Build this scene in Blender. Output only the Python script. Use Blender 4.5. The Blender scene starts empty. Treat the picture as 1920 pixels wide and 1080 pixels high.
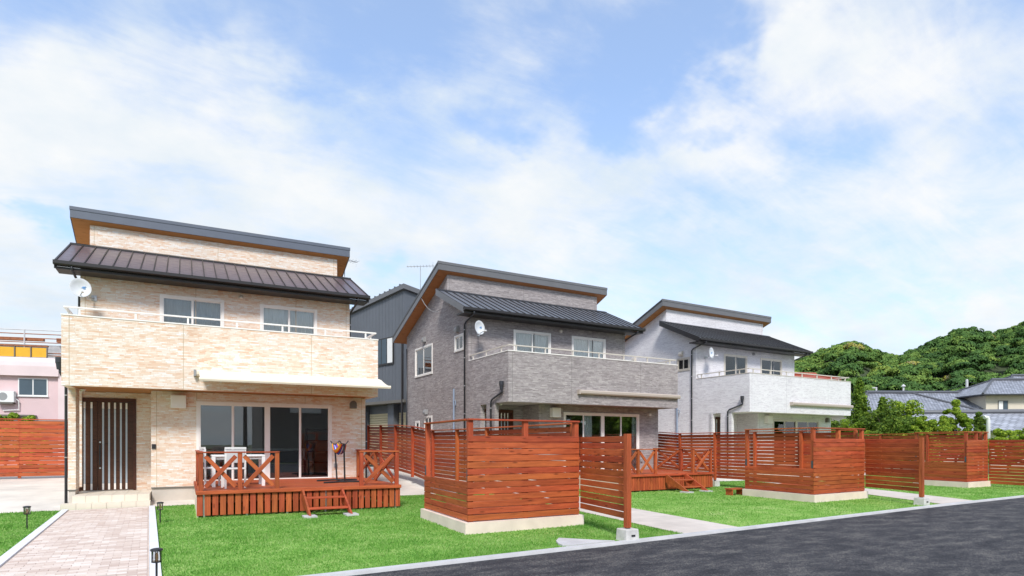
import bpy, math, random
import numpy as np
from mathutils import Vector, Matrix

R = math.radians
rnd = random.Random(7)
sc = bpy.context.scene

# ------------------------------------------------------------------ camera, sky, sun, exposure
FPX, HOR, EYE, YAW = 1146.0, 832.0, 1.53, R(29.8)
cam = bpy.data.cameras.new('camera')
cam.sensor_width = 36.0
cam.lens = FPX / 1920 * 36
cam.shift_y = (HOR - 540) / 1920
cam.clip_end = 3000
cam_o = bpy.data.objects.new('camera', cam)
cam_o.location = (0, 0, EYE)
cam_o.rotation_euler = (R(90), 0, -YAW)
sc.collection.objects.link(cam_o)
sc.camera = cam_o

SUN_EL, SUN_AZ = R(46), R(206)         # azimuth clockwise from +Y: behind the camera, a little to its left
sdir = Vector((math.sin(SUN_AZ) * math.cos(SUN_EL), math.cos(SUN_AZ) * math.cos(SUN_EL), math.sin(SUN_EL)))
sun = bpy.data.lights.new('sun', 'SUN')
sun.energy = 2.2
sun.angle = R(12)
sun.color = (1.0, 0.965, 0.92)
sun_o = bpy.data.objects.new('sun', sun)
sun_o.rotation_euler = (-sdir).to_track_quat('-Z', 'Y').to_euler()
sun_o.location = (0, 0, 30)
sc.collection.objects.link(sun_o)

sc.view_settings.view_transform = 'Standard'
sc.view_settings.look = 'None'
sc.view_settings.exposure = 0.72
sc.view_settings.gamma = 1.0
sc.view_settings.use_curve_mapping = False


class NT:
    """small helper for node trees"""
    def __init__(self, tree):
        self.t = tree

    def n(self, kind, props=None, **ins):
        nd = self.t.nodes.new(kind)
        for k, v in (props or {}).items():
            setattr(nd, k, v)
        for k, v in ins.items():
            self.set(nd, k, v)
        return nd

    def set(self, nd, key, v):
        s = nd.inputs[int(key[1:])] if key[0] == '_' and key[1:].isdigit() else nd.inputs[key.replace('_', ' ')]
        if isinstance(v, bpy.types.NodeSocket):
            self.t.links.new(v, s)
        elif hasattr(v, 'outputs'):
            self.t.links.new(v.outputs[0], s)
        else:
            s.default_value = v

    def math(self, op, a, b=0.0, c=0.0, clamp=False):
        return self.n('ShaderNodeMath', {'operation': op, 'use_clamp': clamp}, _0=a, _1=b, _2=c).outputs[0]

    def vmath(self, op, a, b=(0, 0, 0)):
        nd = self.n('ShaderNodeVectorMath', {'operation': op}, _0=a, _1=b)
        return nd.outputs[0]

    def ramp(self, fac, stops, interp='LINEAR'):
        nd = self.n('ShaderNodeValToRGB', None, _0=fac)
        cr = nd.color_ramp
        cr.interpolation = interp
        while len(cr.elements) < len(stops):
            cr.elements.new(0.5)
        for e, (p, c) in zip(cr.elements, stops):
            e.position = p
            e.color = (*c, 1) if len(c) == 3 else c
        return nd.outputs[0]

    def mix(self, fac, a, b, blend='MIX'):
        nd = self.n('ShaderNodeMix', {'data_type': 'RGBA', 'blend_type': blend})
        self.set(nd, '_0', fac)
        for i, v in ((6, a), (7, b)):
            if isinstance(v, bpy.types.NodeSocket):
                self.t.links.new(v, nd.inputs[i])
            else:
                nd.inputs[i].default_value = (*v, 1) if len(v) == 3 else v
        return nd.outputs[2]

    def noise(self, vec, scale, detail=4, rough=0.5, dim='3D', dist=0.0):
        nd = self.n('ShaderNodeTexNoise', {'noise_dimensions': dim}, Scale=scale, Detail=detail, Roughness=rough, Distortion=dist)
        if vec is not None:
            self.set(nd, 'Vector', vec)
        return nd.outputs[0]


# world: Nishita sky with procedural clouds
world = bpy.data.worlds.new('World')
sc.world = world
world.use_nodes = True
world.node_tree.nodes.clear()
W = NT(world.node_tree)
sky = W.n('ShaderNodeTexSky', {'sky_type': 'NISHITA', 'sun_disc': False, 'sun_elevation': SUN_EL, 'sun_rotation': SUN_AZ,
                               'air_density': 1.0, 'dust_density': 0.4, 'ozone_density': 2.5})
tc = W.n('ShaderNodeTexCoord')
sep = W.n('ShaderNodeSeparateXYZ', None, _0=tc.outputs['Generated'])
zc = W.math('ADD', W.math('MAXIMUM', sep.outputs[2], 0.0), 0.30)
cx, cy = W.math('DIVIDE', sep.outputs[0], zc), W.math('DIVIDE', sep.outputs[1], zc)
cv = W.n('ShaderNodeCombineXYZ', None, _0=cx, _1=cy, _2=0.0).outputs[0]
SEED = (3.1, 1.7, 0.0)
SKY_FIELDS = [(330, 230, 330, 0.20), (60, 260, 260, 0.12), (1480, 120, 200, 0.16), (1330, 270, 260, 0.16), (1720, 200, 360, 0.14), (1050, 380, 300, 0.12), (560, 470, 350, 0.08),
              (480, 20, 260, -0.10), (760, 60, 280, -0.13), (1080, 50, 300, -0.13), (1350, 10, 240, -0.14), (1200, 170, 150, -0.14), (940, 275, 110, -0.16), (640, 170, 150, -0.10),
              (1270, 235, 70, -0.10), (60, 60, 240, -0.06), (1700, 520, 260, -0.06), (85, 430, 60, -0.16), (690, 490, 60, -0.14)]
cvo = W.vmath('ADD', cv, SEED)
big = W.noise(cvo, 1.3, 4, 0.5, dist=0.3)
mid = W.noise(cvo, 3.4, 8, 0.60, dist=0.3)
# wispy streaks, stretched across the wind
str_v = W.n('ShaderNodeMapping', None, Vector=cvo, Rotation=(0, 0, R(35)), Scale=(1.0, 2.6, 1.0)).outputs[0]
wisp = W.noise(str_v, 2.6, 9, 0.64, dist=0.5)
cov = W.math('ADD', W.math('MULTIPLY', big, 0.40), W.math('MULTIPLY', mid, 0.42))
cov = W.math('ADD', cov, W.math('MULTIPLY', wisp, 0.40))


def sky_xy(u, v):
    """photo pixel -> place on the cloud layer"""
    a, b = (u - 960) / FPX, (HOR - v) / FPX
    d = Vector((math.cos(YAW) * a + math.sin(YAW), -math.sin(YAW) * a + math.cos(YAW), b)).normalized()
    return d.x / (max(d.z, 0) + 0.30), d.y / (max(d.z, 0) + 0.30)


# cloud banks and clear gaps of this day's sky, each a soft field the noise breaks up: pixel, radius, strength
wn = W.n('ShaderNodeTexNoise', None, Vector=cvo, Scale=3.0, Detail=5.0, Roughness=0.6).outputs['Color']
wsub = W.vmath('SUBTRACT', wn, (0.5, 0.5, 0.5))
wnd = W.vmath('SCALE', wsub)
wnd.node.inputs['Scale'].default_value = 0.55
cvw = W.vmath('ADD', cv, W.vmath('MULTIPLY', wnd, (1, 1, 0)))
for (u, v, rad, st) in SKY_FIELDS:
    x0, y0 = sky_xy(u, v)
    x1, y1 = sky_xy(u + rad, v)
    x2, y2 = sky_xy(u, v - rad)
    rr = 0.5 * (math.hypot(x1 - x0, y1 - y0) + math.hypot(x2 - x0, y2 - y0))
    dn = W.n('ShaderNodeVectorMath', {'operation': 'DISTANCE'}, _0=cvw, _1=(x0, y0, 0)).outputs['Value']
    g = W.n('ShaderNodeMapRange', {'interpolation_type': 'SMOOTHERSTEP'}, _0=dn, _1=0.0, _2=rr, _3=st, _4=0.0).outputs[0]
    cov = W.math('ADD', cov, g)
# towards the horizon the layer closes
low = W.n('ShaderNodeMapRange', None, _0=sep.outputs[2], _1=0.02, _2=0.42, _3=0.17, _4=0.0).outputs[0]
cov = W.math('ADD', cov, low)
cov_s = W.n('ShaderNodeMapRange', {'interpolation_type': 'SMOOTHSTEP'}, _0=cov, _1=0.46, _2=0.80, _3=0.0, _4=1.0).outputs[0]
shade = W.noise(W.vmath('ADD', cv, (7.3, 2.2, 4.0)), 2.6, 6, 0.6)
shade = W.n('ShaderNodeMapRange', None, _0=shade, _1=0.32, _2=0.62, _3=0.0, _4=1.0).outputs[0]
ccol = W.mix(shade, (4.5, 5.12, 5.7), (5.85, 5.95, 6.02))
skyc = W.mix(1.0, sky.outputs[0], (1.15, 1.50, 1.78), 'MULTIPLY')
hz = W.n('ShaderNodeMapRange', None, _0=sep.outputs[2], _1=0.0, _2=0.5, _3=0.62, _4=0.32).outputs[0]
skyc = W.mix(hz, skyc, (4.75, 5.3, 5.9))
wcol = W.mix(cov_s, skyc, ccol)
bg = W.n('ShaderNodeBackground', None, Color=wcol, Strength=0.1)
W.n('ShaderNodeOutputWorld', None, Surface=bg.outputs[0])

# ------------------------------------------------------------------ materials
MATS = {}


def new_mat(name):
    m = bpy.data.materials.new(name)
    m.use_nodes = True
    m.node_tree.nodes.clear()
    t = NT(m.node_tree)
    out = t.n('ShaderNodeOutputMaterial')
    MATS[name] = m
    return m, t, out


def principled(t, out, col, rough=0.6, metal=0.0, bump=None, bstr=0.3, bdist=0.01, spec=0.5):
    p = t.n('ShaderNodeBsdfPrincipled', None, Roughness=rough, Metallic=metal)
    p.inputs['Specular IOR Level'].default_value = spec
    if isinstance(col, bpy.types.NodeSocket):
        t.t.links.new(col, p.inputs['Base Color'])
    else:
        p.inputs['Base Color'].default_value = (*col, 1)
    if bump is not None:
        b = t.n('ShaderNodeBump', None, Strength=bstr, Distance=bdist, Height=bump)
        t.t.links.new(b.outputs[0], p.inputs['Normal'])
    t.t.links.new(p.outputs[0], out.inputs[0])
    return p


def simple(name, col, rough=0.6, metal=0.0, var=0.12, scale=3.0, bstr=0.1, spec=0.5):
    """plain material with slight mottling so nothing is perfectly uniform"""
    m, t, out = new_mat(name)
    co = t.n('ShaderNodeTexCoord').outputs['Object']
    a = t.noise(co, scale, 5, 0.6)
    f = t.n('ShaderNodeMapRange', None, _0=a, _1=0.3, _2=0.7, _3=1 - var, _4=1 + var).outputs[0]
    c = t.vmath('SCALE', tuple(col))
    nd = c.node
    t.set(nd, 'Scale', f)
    fine = t.noise(co, scale * 25, 3, 0.6)
    principled(t, out, c, rough, metal, fine, bstr, 0.004, spec)
    return m


def siding(name, stops, mortar, bstr=0.5):
    """ledger-stone cladding: thin courses of stones of many lengths, colours by stone"""
    m, t, out = new_mat(name)
    co = t.n('ShaderNodeTexCoord').outputs['Object']
    s = t.n('ShaderNodeSeparateXYZ', None, _0=co)
    u = t.math('ADD', s.outputs[0], s.outputs[1])
    v = s.outputs[2]
    row = t.math('FLOOR', t.math('DIVIDE', v, 0.037))
    wob = t.noise(t.n('ShaderNodeCombineXYZ', None, _0=0.0, _1=row, _2=0.0).outputs[0], 3.7, 0, 0.5)
    u2 = t.math('ADD', u, t.math('MULTIPLY', wob, 3.0))
    cv = t.n('ShaderNodeCombineXYZ', None, _0=u2, _1=v, _2=0.0).outputs[0]
    br = t.n('ShaderNodeTexBrick', {'offset': 0.37, 'squash': 1.35, 'squash_frequency': 3}, Vector=cv, Color1=(0, 0, 0, 1), Color2=(1, 1, 1, 1),
             Mortar=(0.5, 0.5, 0.5, 1), Scale=1.0, Mortar_Size=0.003, Mortar_Smooth=0.2, Bias=0.0, Brick_Width=0.23, Row_Height=0.037)
    br2 = t.n('ShaderNodeTexBrick', {'offset': 0.61, 'squash': 0.7, 'squash_frequency': 2}, Vector=t.vmath('ADD', cv, (0.11, 0.037 * 7, 0.0)), Color1=(0, 0, 0, 1), Color2=(1, 1, 1, 1),
              Mortar=(0.5, 0.5, 0.5, 1), Scale=1.0, Mortar_Size=0.0, Bias=0.0, Brick_Width=0.13, Row_Height=0.037)
    streak = t.noise(t.n('ShaderNodeCombineXYZ', None, _0=t.math('MULTIPLY', u2, 5.0), _1=t.math('MULTIPLY', v, 60.0), _2=0.0).outputs[0], 1.0, 4, 0.6)
    fac = t.math('ADD', t.math('MULTIPLY', br.outputs[0], 0.34), t.math('ADD', t.math('MULTIPLY', br2.outputs[0], 0.30), t.math('MULTIPLY', streak, 0.42)))
    col = t.ramp(fac, stops)
    col = t.mix(br.outputs['Fac'], col, mortar)
    big = t.noise(co, 0.7, 3, 0.5)
    f = t.n('ShaderNodeMapRange', None, _0=big, _1=0.3, _2=0.7, _3=0.94, _4=1.05).outputs[0]
    sc_ = t.vmath('SCALE', col).node
    t.set(sc_, 'Scale', f)
    hgt = t.math('ADD', t.math('MULTIPLY', t.math('SUBTRACT', 1.0, br.outputs['Fac']), 0.6), t.math('MULTIPLY', fac, 0.7))
    principled(t, out, sc_.outputs[0], 0.75, 0, hgt, bstr, 0.012, 0.3)
    return m


M_SID = [
    siding('cream_stone', [(0.18, (0.69, 0.41, 0.265)), (0.36, (0.785, 0.58, 0.43)), (0.52, (0.825, 0.69, 0.565)), (0.68, (0.855, 0.785, 0.705)), (0.84, (0.88, 0.865, 0.845))], (0.66, 0.48, 0.36)),
    siding('grey_stone', [(0.18, (0.24, 0.208, 0.205)), (0.4, (0.325, 0.288, 0.283)), (0.62, (0.405, 0.362, 0.352)), (0.86, (0.53, 0.48, 0.46))], (0.22, 0.195, 0.195)),
    siding('white_stone', [(0.18, (0.62, 0.59, 0.61)), (0.4, (0.745, 0.715, 0.73)), (0.6, (0.815, 0.79, 0.80)), (0.86, (0.87, 0.85, 0.855))], (0.56, 0.53, 0.55)),
]


def wood(name, dark, light, rough=0.55):
    m, t, out = new_mat(name)
    co = t.n('ShaderNodeTexCoord').outputs['Object']
    oi = t.n('ShaderNodeObjectInfo')
    off = t.n('ShaderNodeCombineXYZ', None, _0=t.math('MULTIPLY', oi.outputs['Random'], 37.0), _1=t.math('MULTIPLY', oi.outputs['Random'], 11.0), _2=0.0).outputs[0]
    p = t.vmath('ADD', co, off)
    g = t.n('ShaderNodeMapping', None, Vector=p, Scale=(1.2, 16, 16)).outputs[0]
    grain = t.noise(g, 1.6, 6, 0.62, dist=0.8)
    blot = t.noise(t.n('ShaderNodeMapping', None, Vector=p, Scale=(1.0, 5, 5)).outputs[0], 1.7, 4, 0.6)
    vor = t.n('ShaderNodeTexVoronoi', None, Vector=t.n('ShaderNodeMapping', None, Vector=p, Scale=(2.6, 9.0, 9.0)).outputs[0], Scale=1.0)
    knot = t.n('ShaderNodeMapRange', {'interpolation_type': 'SMOOTHSTEP'}, _0=vor.outputs[0], _1=0.06, _2=0.20, _3=1.0, _4=0.0).outputs[0]
    fac = t.math('ADD', t.math('MULTIPLY', grain, 0.55), t.math('MULTIPLY', blot, 0.45))
    fac = t.n('ShaderNodeMapRange', None, _0=fac, _1=0.3, _2=0.68, _3=0.0, _4=1.0).outputs[0]
    col = t.mix(fac, dark, light)
    col = t.mix(t.math('MULTIPLY', knot, 0.62), col, tuple(x * 0.35 for x in dark))
    hs = t.n('ShaderNodeHueSaturation', None, Hue=t.math('ADD', 0.494, t.math('MULTIPLY', oi.outputs['Random'], 0.014)), Saturation=1.0,
             Value=t.math('ADD', 0.84, t.math('MULTIPLY', t.math('FRACT', t.math('MULTIPLY', oi.outputs['Random'], 7.3)), 0.34)), Fac=1.0, Color=col)
    principled(t, out, hs.outputs[0], rough, 0, grain, 0.25, 0.003, 0.3)
    return m


M_WOOD = wood('stained_cedar', (0.23, 0.041, 0.017), (0.55, 0.122, 0.042))
M_SOFFIT = wood('wood_soffit', (0.40, 0.15, 0.05), (0.52, 0.21, 0.075))


def metal_roof(name, col, rough=0.33):
    m, t, out = new_mat(name)
    co = t.n('ShaderNodeTexCoord').outputs['Object']
    oi = t.n('ShaderNodeObjectInfo')
    a = t.noise(co, 1.3, 4, 0.6)
    f = t.math('ADD', t.n('ShaderNodeMapRange', None, _0=a, _1=0.3, _2=0.7, _3=0.85, _4=1.1).outputs[0], t.math('MULTIPLY', oi.outputs['Random'], 0.12))
    c = t.vmath('SCALE', col).node
    t.set(c, 'Scale', f)
    r = t.n('ShaderNodeMapRange', None, _0=t.noise(co, 5, 4, 0.6), _1=0.3, _2=0.7, _3=rough - 0.06, _4=rough + 0.1).outputs[0]
    p = principled(t, out, c.outputs[0], 0.4, 0.0, t.noise(co, 0.9, 2, 0.5), 0.25, 0.02, 0.5)
    t.set(p, 'Roughness', r)
    return m


M_ROOF = [metal_roof('brown_metal_roof', (0.12, 0.094, 0.104)), metal_roof('charcoal_metal_roof', (0.125, 0.135, 0.158)), metal_roof('black_metal_roof', (0.095, 0.10, 0.11))]
M_FASCIA = simple('slate_fascia', (0.115, 0.130, 0.165), 0.45, 0, 0.06)
M_FASC2 = simple('grey_fascia', (0.145, 0.145, 0.152), 0.45, 0, 0.06)
M_DARK = simple('black_gutter', (0.024, 0.021, 0.021), 0.4, 0, 0.1)
M_PIPE = simple('charcoal_pipe', (0.035, 0.037, 0.045), 0.4, 0, 0.1)
M_CREAM = simple('cream_paint', (0.86, 0.82, 0.77), 0.5, 0, 0.04)
M_ALU = simple('champagne_aluminium', (0.66, 0.60, 0.52), 0.35, 0.2, 0.04)
M_WHITE = simple('white_paint', (0.78, 0.77, 0.75), 0.45, 0, 0.04)
M_GREYP = simple('grey_plastic', (0.30, 0.30, 0.30), 0.5, 0, 0.05)
M_BLUEP = simple('blue_grey_pipe', (0.26, 0.32, 0.42), 0.5, 0, 0.05)
M_FOUND = simple('foundation_render', (0.56, 0.50, 0.43), 0.85, 0, 0.10, 1.5, 0.3)
M_FLASH = simple('dark_flashing', (0.16, 0.145, 0.125), 0.5, 0.2, 0.05)
M_CONC = simple('pale_concrete', (0.66, 0.61, 0.54), 0.9, 0, 0.16, 1.1, 0.3)
M_BASE = simple('buff_concrete', (0.80, 0.66, 0.57), 0.9, 0, 0.10, 2.2, 0.35)
M_KERB = simple('kerb_concrete', (0.52, 0.51, 0.51), 0.9, 0, 0.14, 2.5, 0.3)
M_BLOCK = simple('block_concrete', (0.56, 0.54, 0.51), 0.9, 0, 0.16, 7, 0.4)
M_TILE = simple('porch_tile', (0.74, 0.66, 0.54), 0.5, 0, 0.06, 3)
M_GROUT = simple('tile_grout', (0.48, 0.42, 0.35), 0.9)
M_DOOR = wood('dark_door_wood', (0.050, 0.018, 0.010), (0.095, 0.036, 0.020), 0.4)
M_SLIT = simple('frosted_slit_glass', (0.42, 0.48, 0.53), 0.15, 0, 0.05)
M_STEEL = simple('galvanised_steel', (0.55, 0.55, 0.55), 0.35, 0.8, 0.06)
M_BLACK = simple('black_steel', (0.018, 0.018, 0.02), 0.4, 0, 0.1)
M_BRACK = simple('slate_bracket', (0.06, 0.09, 0.115), 0.5, 0, 0.1)
M_CURT = simple('white_curtain', (0.80, 0.79, 0.76), 0.85, 0, 0.04)
M_BLIND = simple('grey_blind', (0.42, 0.40, 0.37), 0.85, 0, 0.04)
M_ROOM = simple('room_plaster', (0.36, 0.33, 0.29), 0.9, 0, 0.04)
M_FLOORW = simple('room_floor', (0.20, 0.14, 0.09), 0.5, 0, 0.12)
M_CLOTHD = simple('dark_fabric', (0.03, 0.03, 0.035), 0.9)
M_AWN = simple('awning_canvas', (0.78, 0.70, 0.56), 0.8, 0, 0.04)
M_AWNC = simple('awning_cassette', (0.46, 0.39, 0.33), 0.45, 0, 0.05)
M_DISH = simple('dish_white', (0.74, 0.76, 0.77), 0.4, 0, 0.03)
M_LOGO = simple('dish_blue_mark', (0.06, 0.28, 0.62), 0.5)
M_LAMPGL = simple('amber_lamp_core', (0.75, 0.42, 0.16), 0.4)
M_DKBLD = simple('charcoal_cladding', (0.115, 0.125, 0.142), 0.5, 0, 0.10, 0.8)
M_SHUT = simple('cream_shutter', (0.62, 0.53, 0.34), 0.55, 0, 0.05)
M_PINK = simple('pink_render', (0.74, 0.60, 0.59), 0.85, 0, 0.07, 0.6, 0.3)
M_PINKD = simple('pink_wall', (0.68, 0.50, 0.50), 0.85, 0, 0.07, 0.6, 0.3)
M_YELL = simple('yellow_panel', (0.75, 0.40, 0.02), 0.5, 0, 0.06)
M_RUST = simple('rusty_timber', (0.34, 0.13, 0.06), 0.8, 0, 0.25, 4)
M_BEIGE = simple('beige_render', (0.66, 0.59, 0.48), 0.85, 0, 0.06, 0.7)
M_TRUNK = simple('bark', (0.10, 0.07, 0.05), 0.9, 0, 0.3, 9, 0.6)
M_FARPOLE = simple('concrete_pole', (0.55, 0.55, 0.55), 0.8)
M_WARE = simple('warehouse_cladding', (0.20, 0.18, 0.17), 0.7, 0, 0.08, 0.4)


def glass(name, tint, refl=0.10):
    m, t, out = new_mat(name)
    fr = t.n('ShaderNodeFresnel', None, IOR=1.5)
    fac = t.math('ADD', t.math('MULTIPLY', fr.outputs[0], 1.3), refl, clamp=True)
    co = t.n('ShaderNodeTexCoord').outputs['Object']
    bp = t.n('ShaderNodeBump', None, Strength=0.02, Distance=0.02, Height=t.noise(co, 0.8, 1, 0.5))
    tr = t.n('ShaderNodeBsdfTransparent', None, Color=(*tint, 1))
    gl = t.n('ShaderNodeBsdfGlossy', None, Roughness=0.0, Color=(0.95, 0.97, 1, 1), Normal=bp.outputs[0])
    mx = t.n('ShaderNodeMixShader', None, _0=fac, _1=tr.outputs[0], _2=gl.outputs[0])
    t.t.links.new(mx.outputs[0], out.inputs[0])
    return m


M_GLASS = glass('window_glass', (0.88, 0.91, 0.91), 0.035)
M_LGLASS = glass('lamp_glass', (0.9, 0.9, 0.88), 0.05)


def leaf_mat(name, a, b, c, scale=0.5, wr=0.55, wn=0.6, off=0.0):
    m, t, out = new_mat(name)
    geo = t.n('ShaderNodeNewGeometry')
    co = t.n('ShaderNodeTexCoord').outputs['Object']
    f = t.math('ADD', t.math('MULTIPLY', geo.outputs['Random Per Island'], wr), t.math('MULTIPLY_ADD', t.noise(co, scale, 5, 0.65), wn, off))
    col = t.ramp(f, [(0.2, a), (0.55, b), (0.9, c)])
    p = t.n('ShaderNodeBsdfPrincipled', None, Roughness=0.65)
    p.inputs['Specular IOR Level'].default_value = 0.25
    t.t.links.new(col, p.inputs['Base Color'])
    tl = t.n('ShaderNodeBsdfTranslucent', None, Color=col)
    mx = t.n('ShaderNodeMixShader', None, _0=0.3, _1=p.outputs[0], _2=tl.outputs[0])
    t.t.links.new(mx.outputs[0], out.inputs[0])
    return m


M_LEAF = leaf_mat('bright_leaf', (0.09, 0.18, 0.016), (0.24, 0.37, 0.03), (0.46, 0.54, 0.06))
M_LEAFD = leaf_mat('dark_leaf', (0.045, 0.095, 0.014), (0.115, 0.20, 0.024), (0.27, 0.36, 0.04))
M_CONIF = leaf_mat('conifer_leaf', (0.05, 0.11, 0.014), (0.13, 0.23, 0.025), (0.28, 0.39, 0.045))
M_GRASS = leaf_mat('turf_blade', (0.085, 0.24, 0.03), (0.165, 0.375, 0.06), (0.40, 0.55, 0.19), 1.5, 0.40, 1.05, -0.14)


def forest_mat():
    m, t, out = new_mat('forest_leaf')
    geo = t.n('ShaderNodeNewGeometry')
    at = t.n('ShaderNodeAttribute', {'attribute_name': 'tree_tone'})
    f = t.math('ADD', t.math('MULTIPLY', geo.outputs['Random Per Island'], 0.16), t.math('MULTIPLY', at.outputs['Fac'], 0.84))
    col = t.ramp(f, [(0.02, (0.034, 0.078, 0.022)), (0.2, (0.062, 0.135, 0.03)), (0.42, (0.115, 0.205, 0.04)), (0.64, (0.20, 0.28, 0.048)), (0.86, (0.36, 0.34, 0.05)), (0.98, (0.24, 0.21, 0.14))])
    p = t.n('ShaderNodeBsdfPrincipled', None, Roughness=0.7)
    p.inputs['Specular IOR Level'].default_value = 0.2
    t.t.links.new(col, p.inputs['Base Color'])
    t.t.links.new(p.outputs[0], out.inputs[0])
    return m


M_FOREST = forest_mat()


def lawn_mat():
    m, t, out = new_mat('lawn_soil_and_turf')
    co = t.n('ShaderNodeTexCoord').outputs['Object']
    a = t.noise(co, 1.1, 6, 0.65)
    b = t.noise(co, 22, 4, 0.7)
    f = t.math('ADD', t.math('MULTIPLY', a, 0.6), t.math('MULTIPLY', b, 0.4))
    col = t.ramp(f, [(0.34, (0.11, 0.25, 0.035)), (0.47, (0.19, 0.37, 0.065)), (0.58, (0.32, 0.46, 0.13)), (0.68, (0.48, 0.50, 0.26))])
    principled(t, out, col, 0.95, 0, b, 0.5, 0.02, 0.1)
    return m


M_LAWN = lawn_mat()


def asphalt_mat():
    m, t, out = new_mat('asphalt')
    co = t.n('ShaderNodeTexCoord').outputs['Object']
    vo = t.n('ShaderNodeTexVoronoi', None, Vector=co, Scale=75.0)
    big = t.noise(t.n('ShaderNodeMapping', None, Vector=co, Scale=(0.45, 1.0, 1.0)).outputs[0], 3.2, 9, 0.72)
    fine = t.noise(co, 40, 5, 0.7)
    f = t.math('ADD', t.math('MULTIPLY', vo.outputs['Color'], 0.26), t.math('ADD', t.math('MULTIPLY', big, 0.72), t.math('MULTIPLY', fine, 0.24)))
    col = t.ramp(f, [(0.46, (0.014, 0.014, 0.017)), (0.57, (0.033, 0.032, 0.037)), (0.645, (0.055, 0.053, 0.057)), (0.74, (0.14, 0.128, 0.115))])
    principled(t, out, col, 0.85, 0, vo.outputs[0], 0.6, 0.006, 0.35)
    return m


M_ASPH = asphalt_mat()


def paver_mat():
    m, t, out = new_mat('paver')
    co = t.n('ShaderNodeTexCoord').outputs['Object']
    oi = t.n('ShaderNodeObjectInfo')
    geo = t.n('ShaderNodeNewGeometry')
    r = t.math('FRACT', t.math('ADD', oi.outputs['Random'], t.math('MULTIPLY', geo.outputs['Random Per Island'], 3.17)))
    col = t.ramp(r, [(0.0, (0.56, 0.435, 0.37)), (0.35, (0.64, 0.52, 0.445)), (0.7, (0.69, 0.575, 0.50)), (1.0, (0.76, 0.67, 0.60))])
    n = t.noise(co, 60, 3, 0.6)
    principled(t, out, col, 0.9, 0, n, 0.35, 0.003, 0.2)
    return m


M_PAVER = paver_mat()


def tile_roof_mat(name, base, sx, sy):
    """far tiled roof: courses and rolls too small to pick apart (object x along the eave, y up the slope)"""
    m, t, out = new_mat(name)
    uv = t.n('ShaderNodeUVMap').outputs[0]
    br = t.n('ShaderNodeTexBrick', {'offset': 0.5}, Vector=uv, Color1=(*[x * 0.72 for x in base], 1), Color2=(*[x * 1.25 for x in base], 1), Mortar=(*[x * 0.28 for x in base], 1),
             Scale=1.0, Mortar_Size=0.03, Mortar_Smooth=0.6, Brick_Width=sx, Row_Height=sy)
    nz = t.noise(uv, 1.4, 4, 0.6)
    f = t.n('ShaderNodeMapRange', None, _0=nz, _1=0.3, _2=0.7, _3=0.85, _4=1.15).outputs[0]
    c = t.vmath('SCALE', br.outputs[0]).node
    t.set(c, 'Scale', f)
    principled(t, out, c.outputs[0], 0.42, 0, t.math('SUBTRACT', 1.0, br.outputs['Fac']), 0.7, 0.05, 0.5)
    return m


M_KAWARA = tile_roof_mat('grey_roof_tile', (0.30, 0.31, 0.35), 0.30, 0.30)
M_KAWARA2 = tile_roof_mat('pale_roof_tile', (0.38, 0.39, 0.43), 0.42, 0.30)


def stripes_mat():
    m, t, out = new_mat('striped_hammock_cloth')
    uv = t.n('ShaderNodeUVMap').outputs[0]
    s = t.n('ShaderNodeSeparateXYZ', None, _0=uv)
    col = t.ramp(s.outputs[0], [(0.0, (0.75, 0.35, 0.02)), (0.14, (0.55, 0.03, 0.02)), (0.26, (0.03, 0.12, 0.5)), (0.42, (0.75, 0.75, 0.72)), (0.5, (0.05, 0.22, 0.6)),
                                (0.62, (0.22, 0.03, 0.3)), (0.72, (0.02, 0.10, 0.45)), (0.84, (0.6, 0.05, 0.02)), (0.93, (0.8, 0.45, 0.03))], 'CONSTANT')
    principled(t, out, col, 0.9)
    return m


M_HAMM = stripes_mat()

# ------------------------------------------------------------------ mesh helpers
COL = sc.collection


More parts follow.
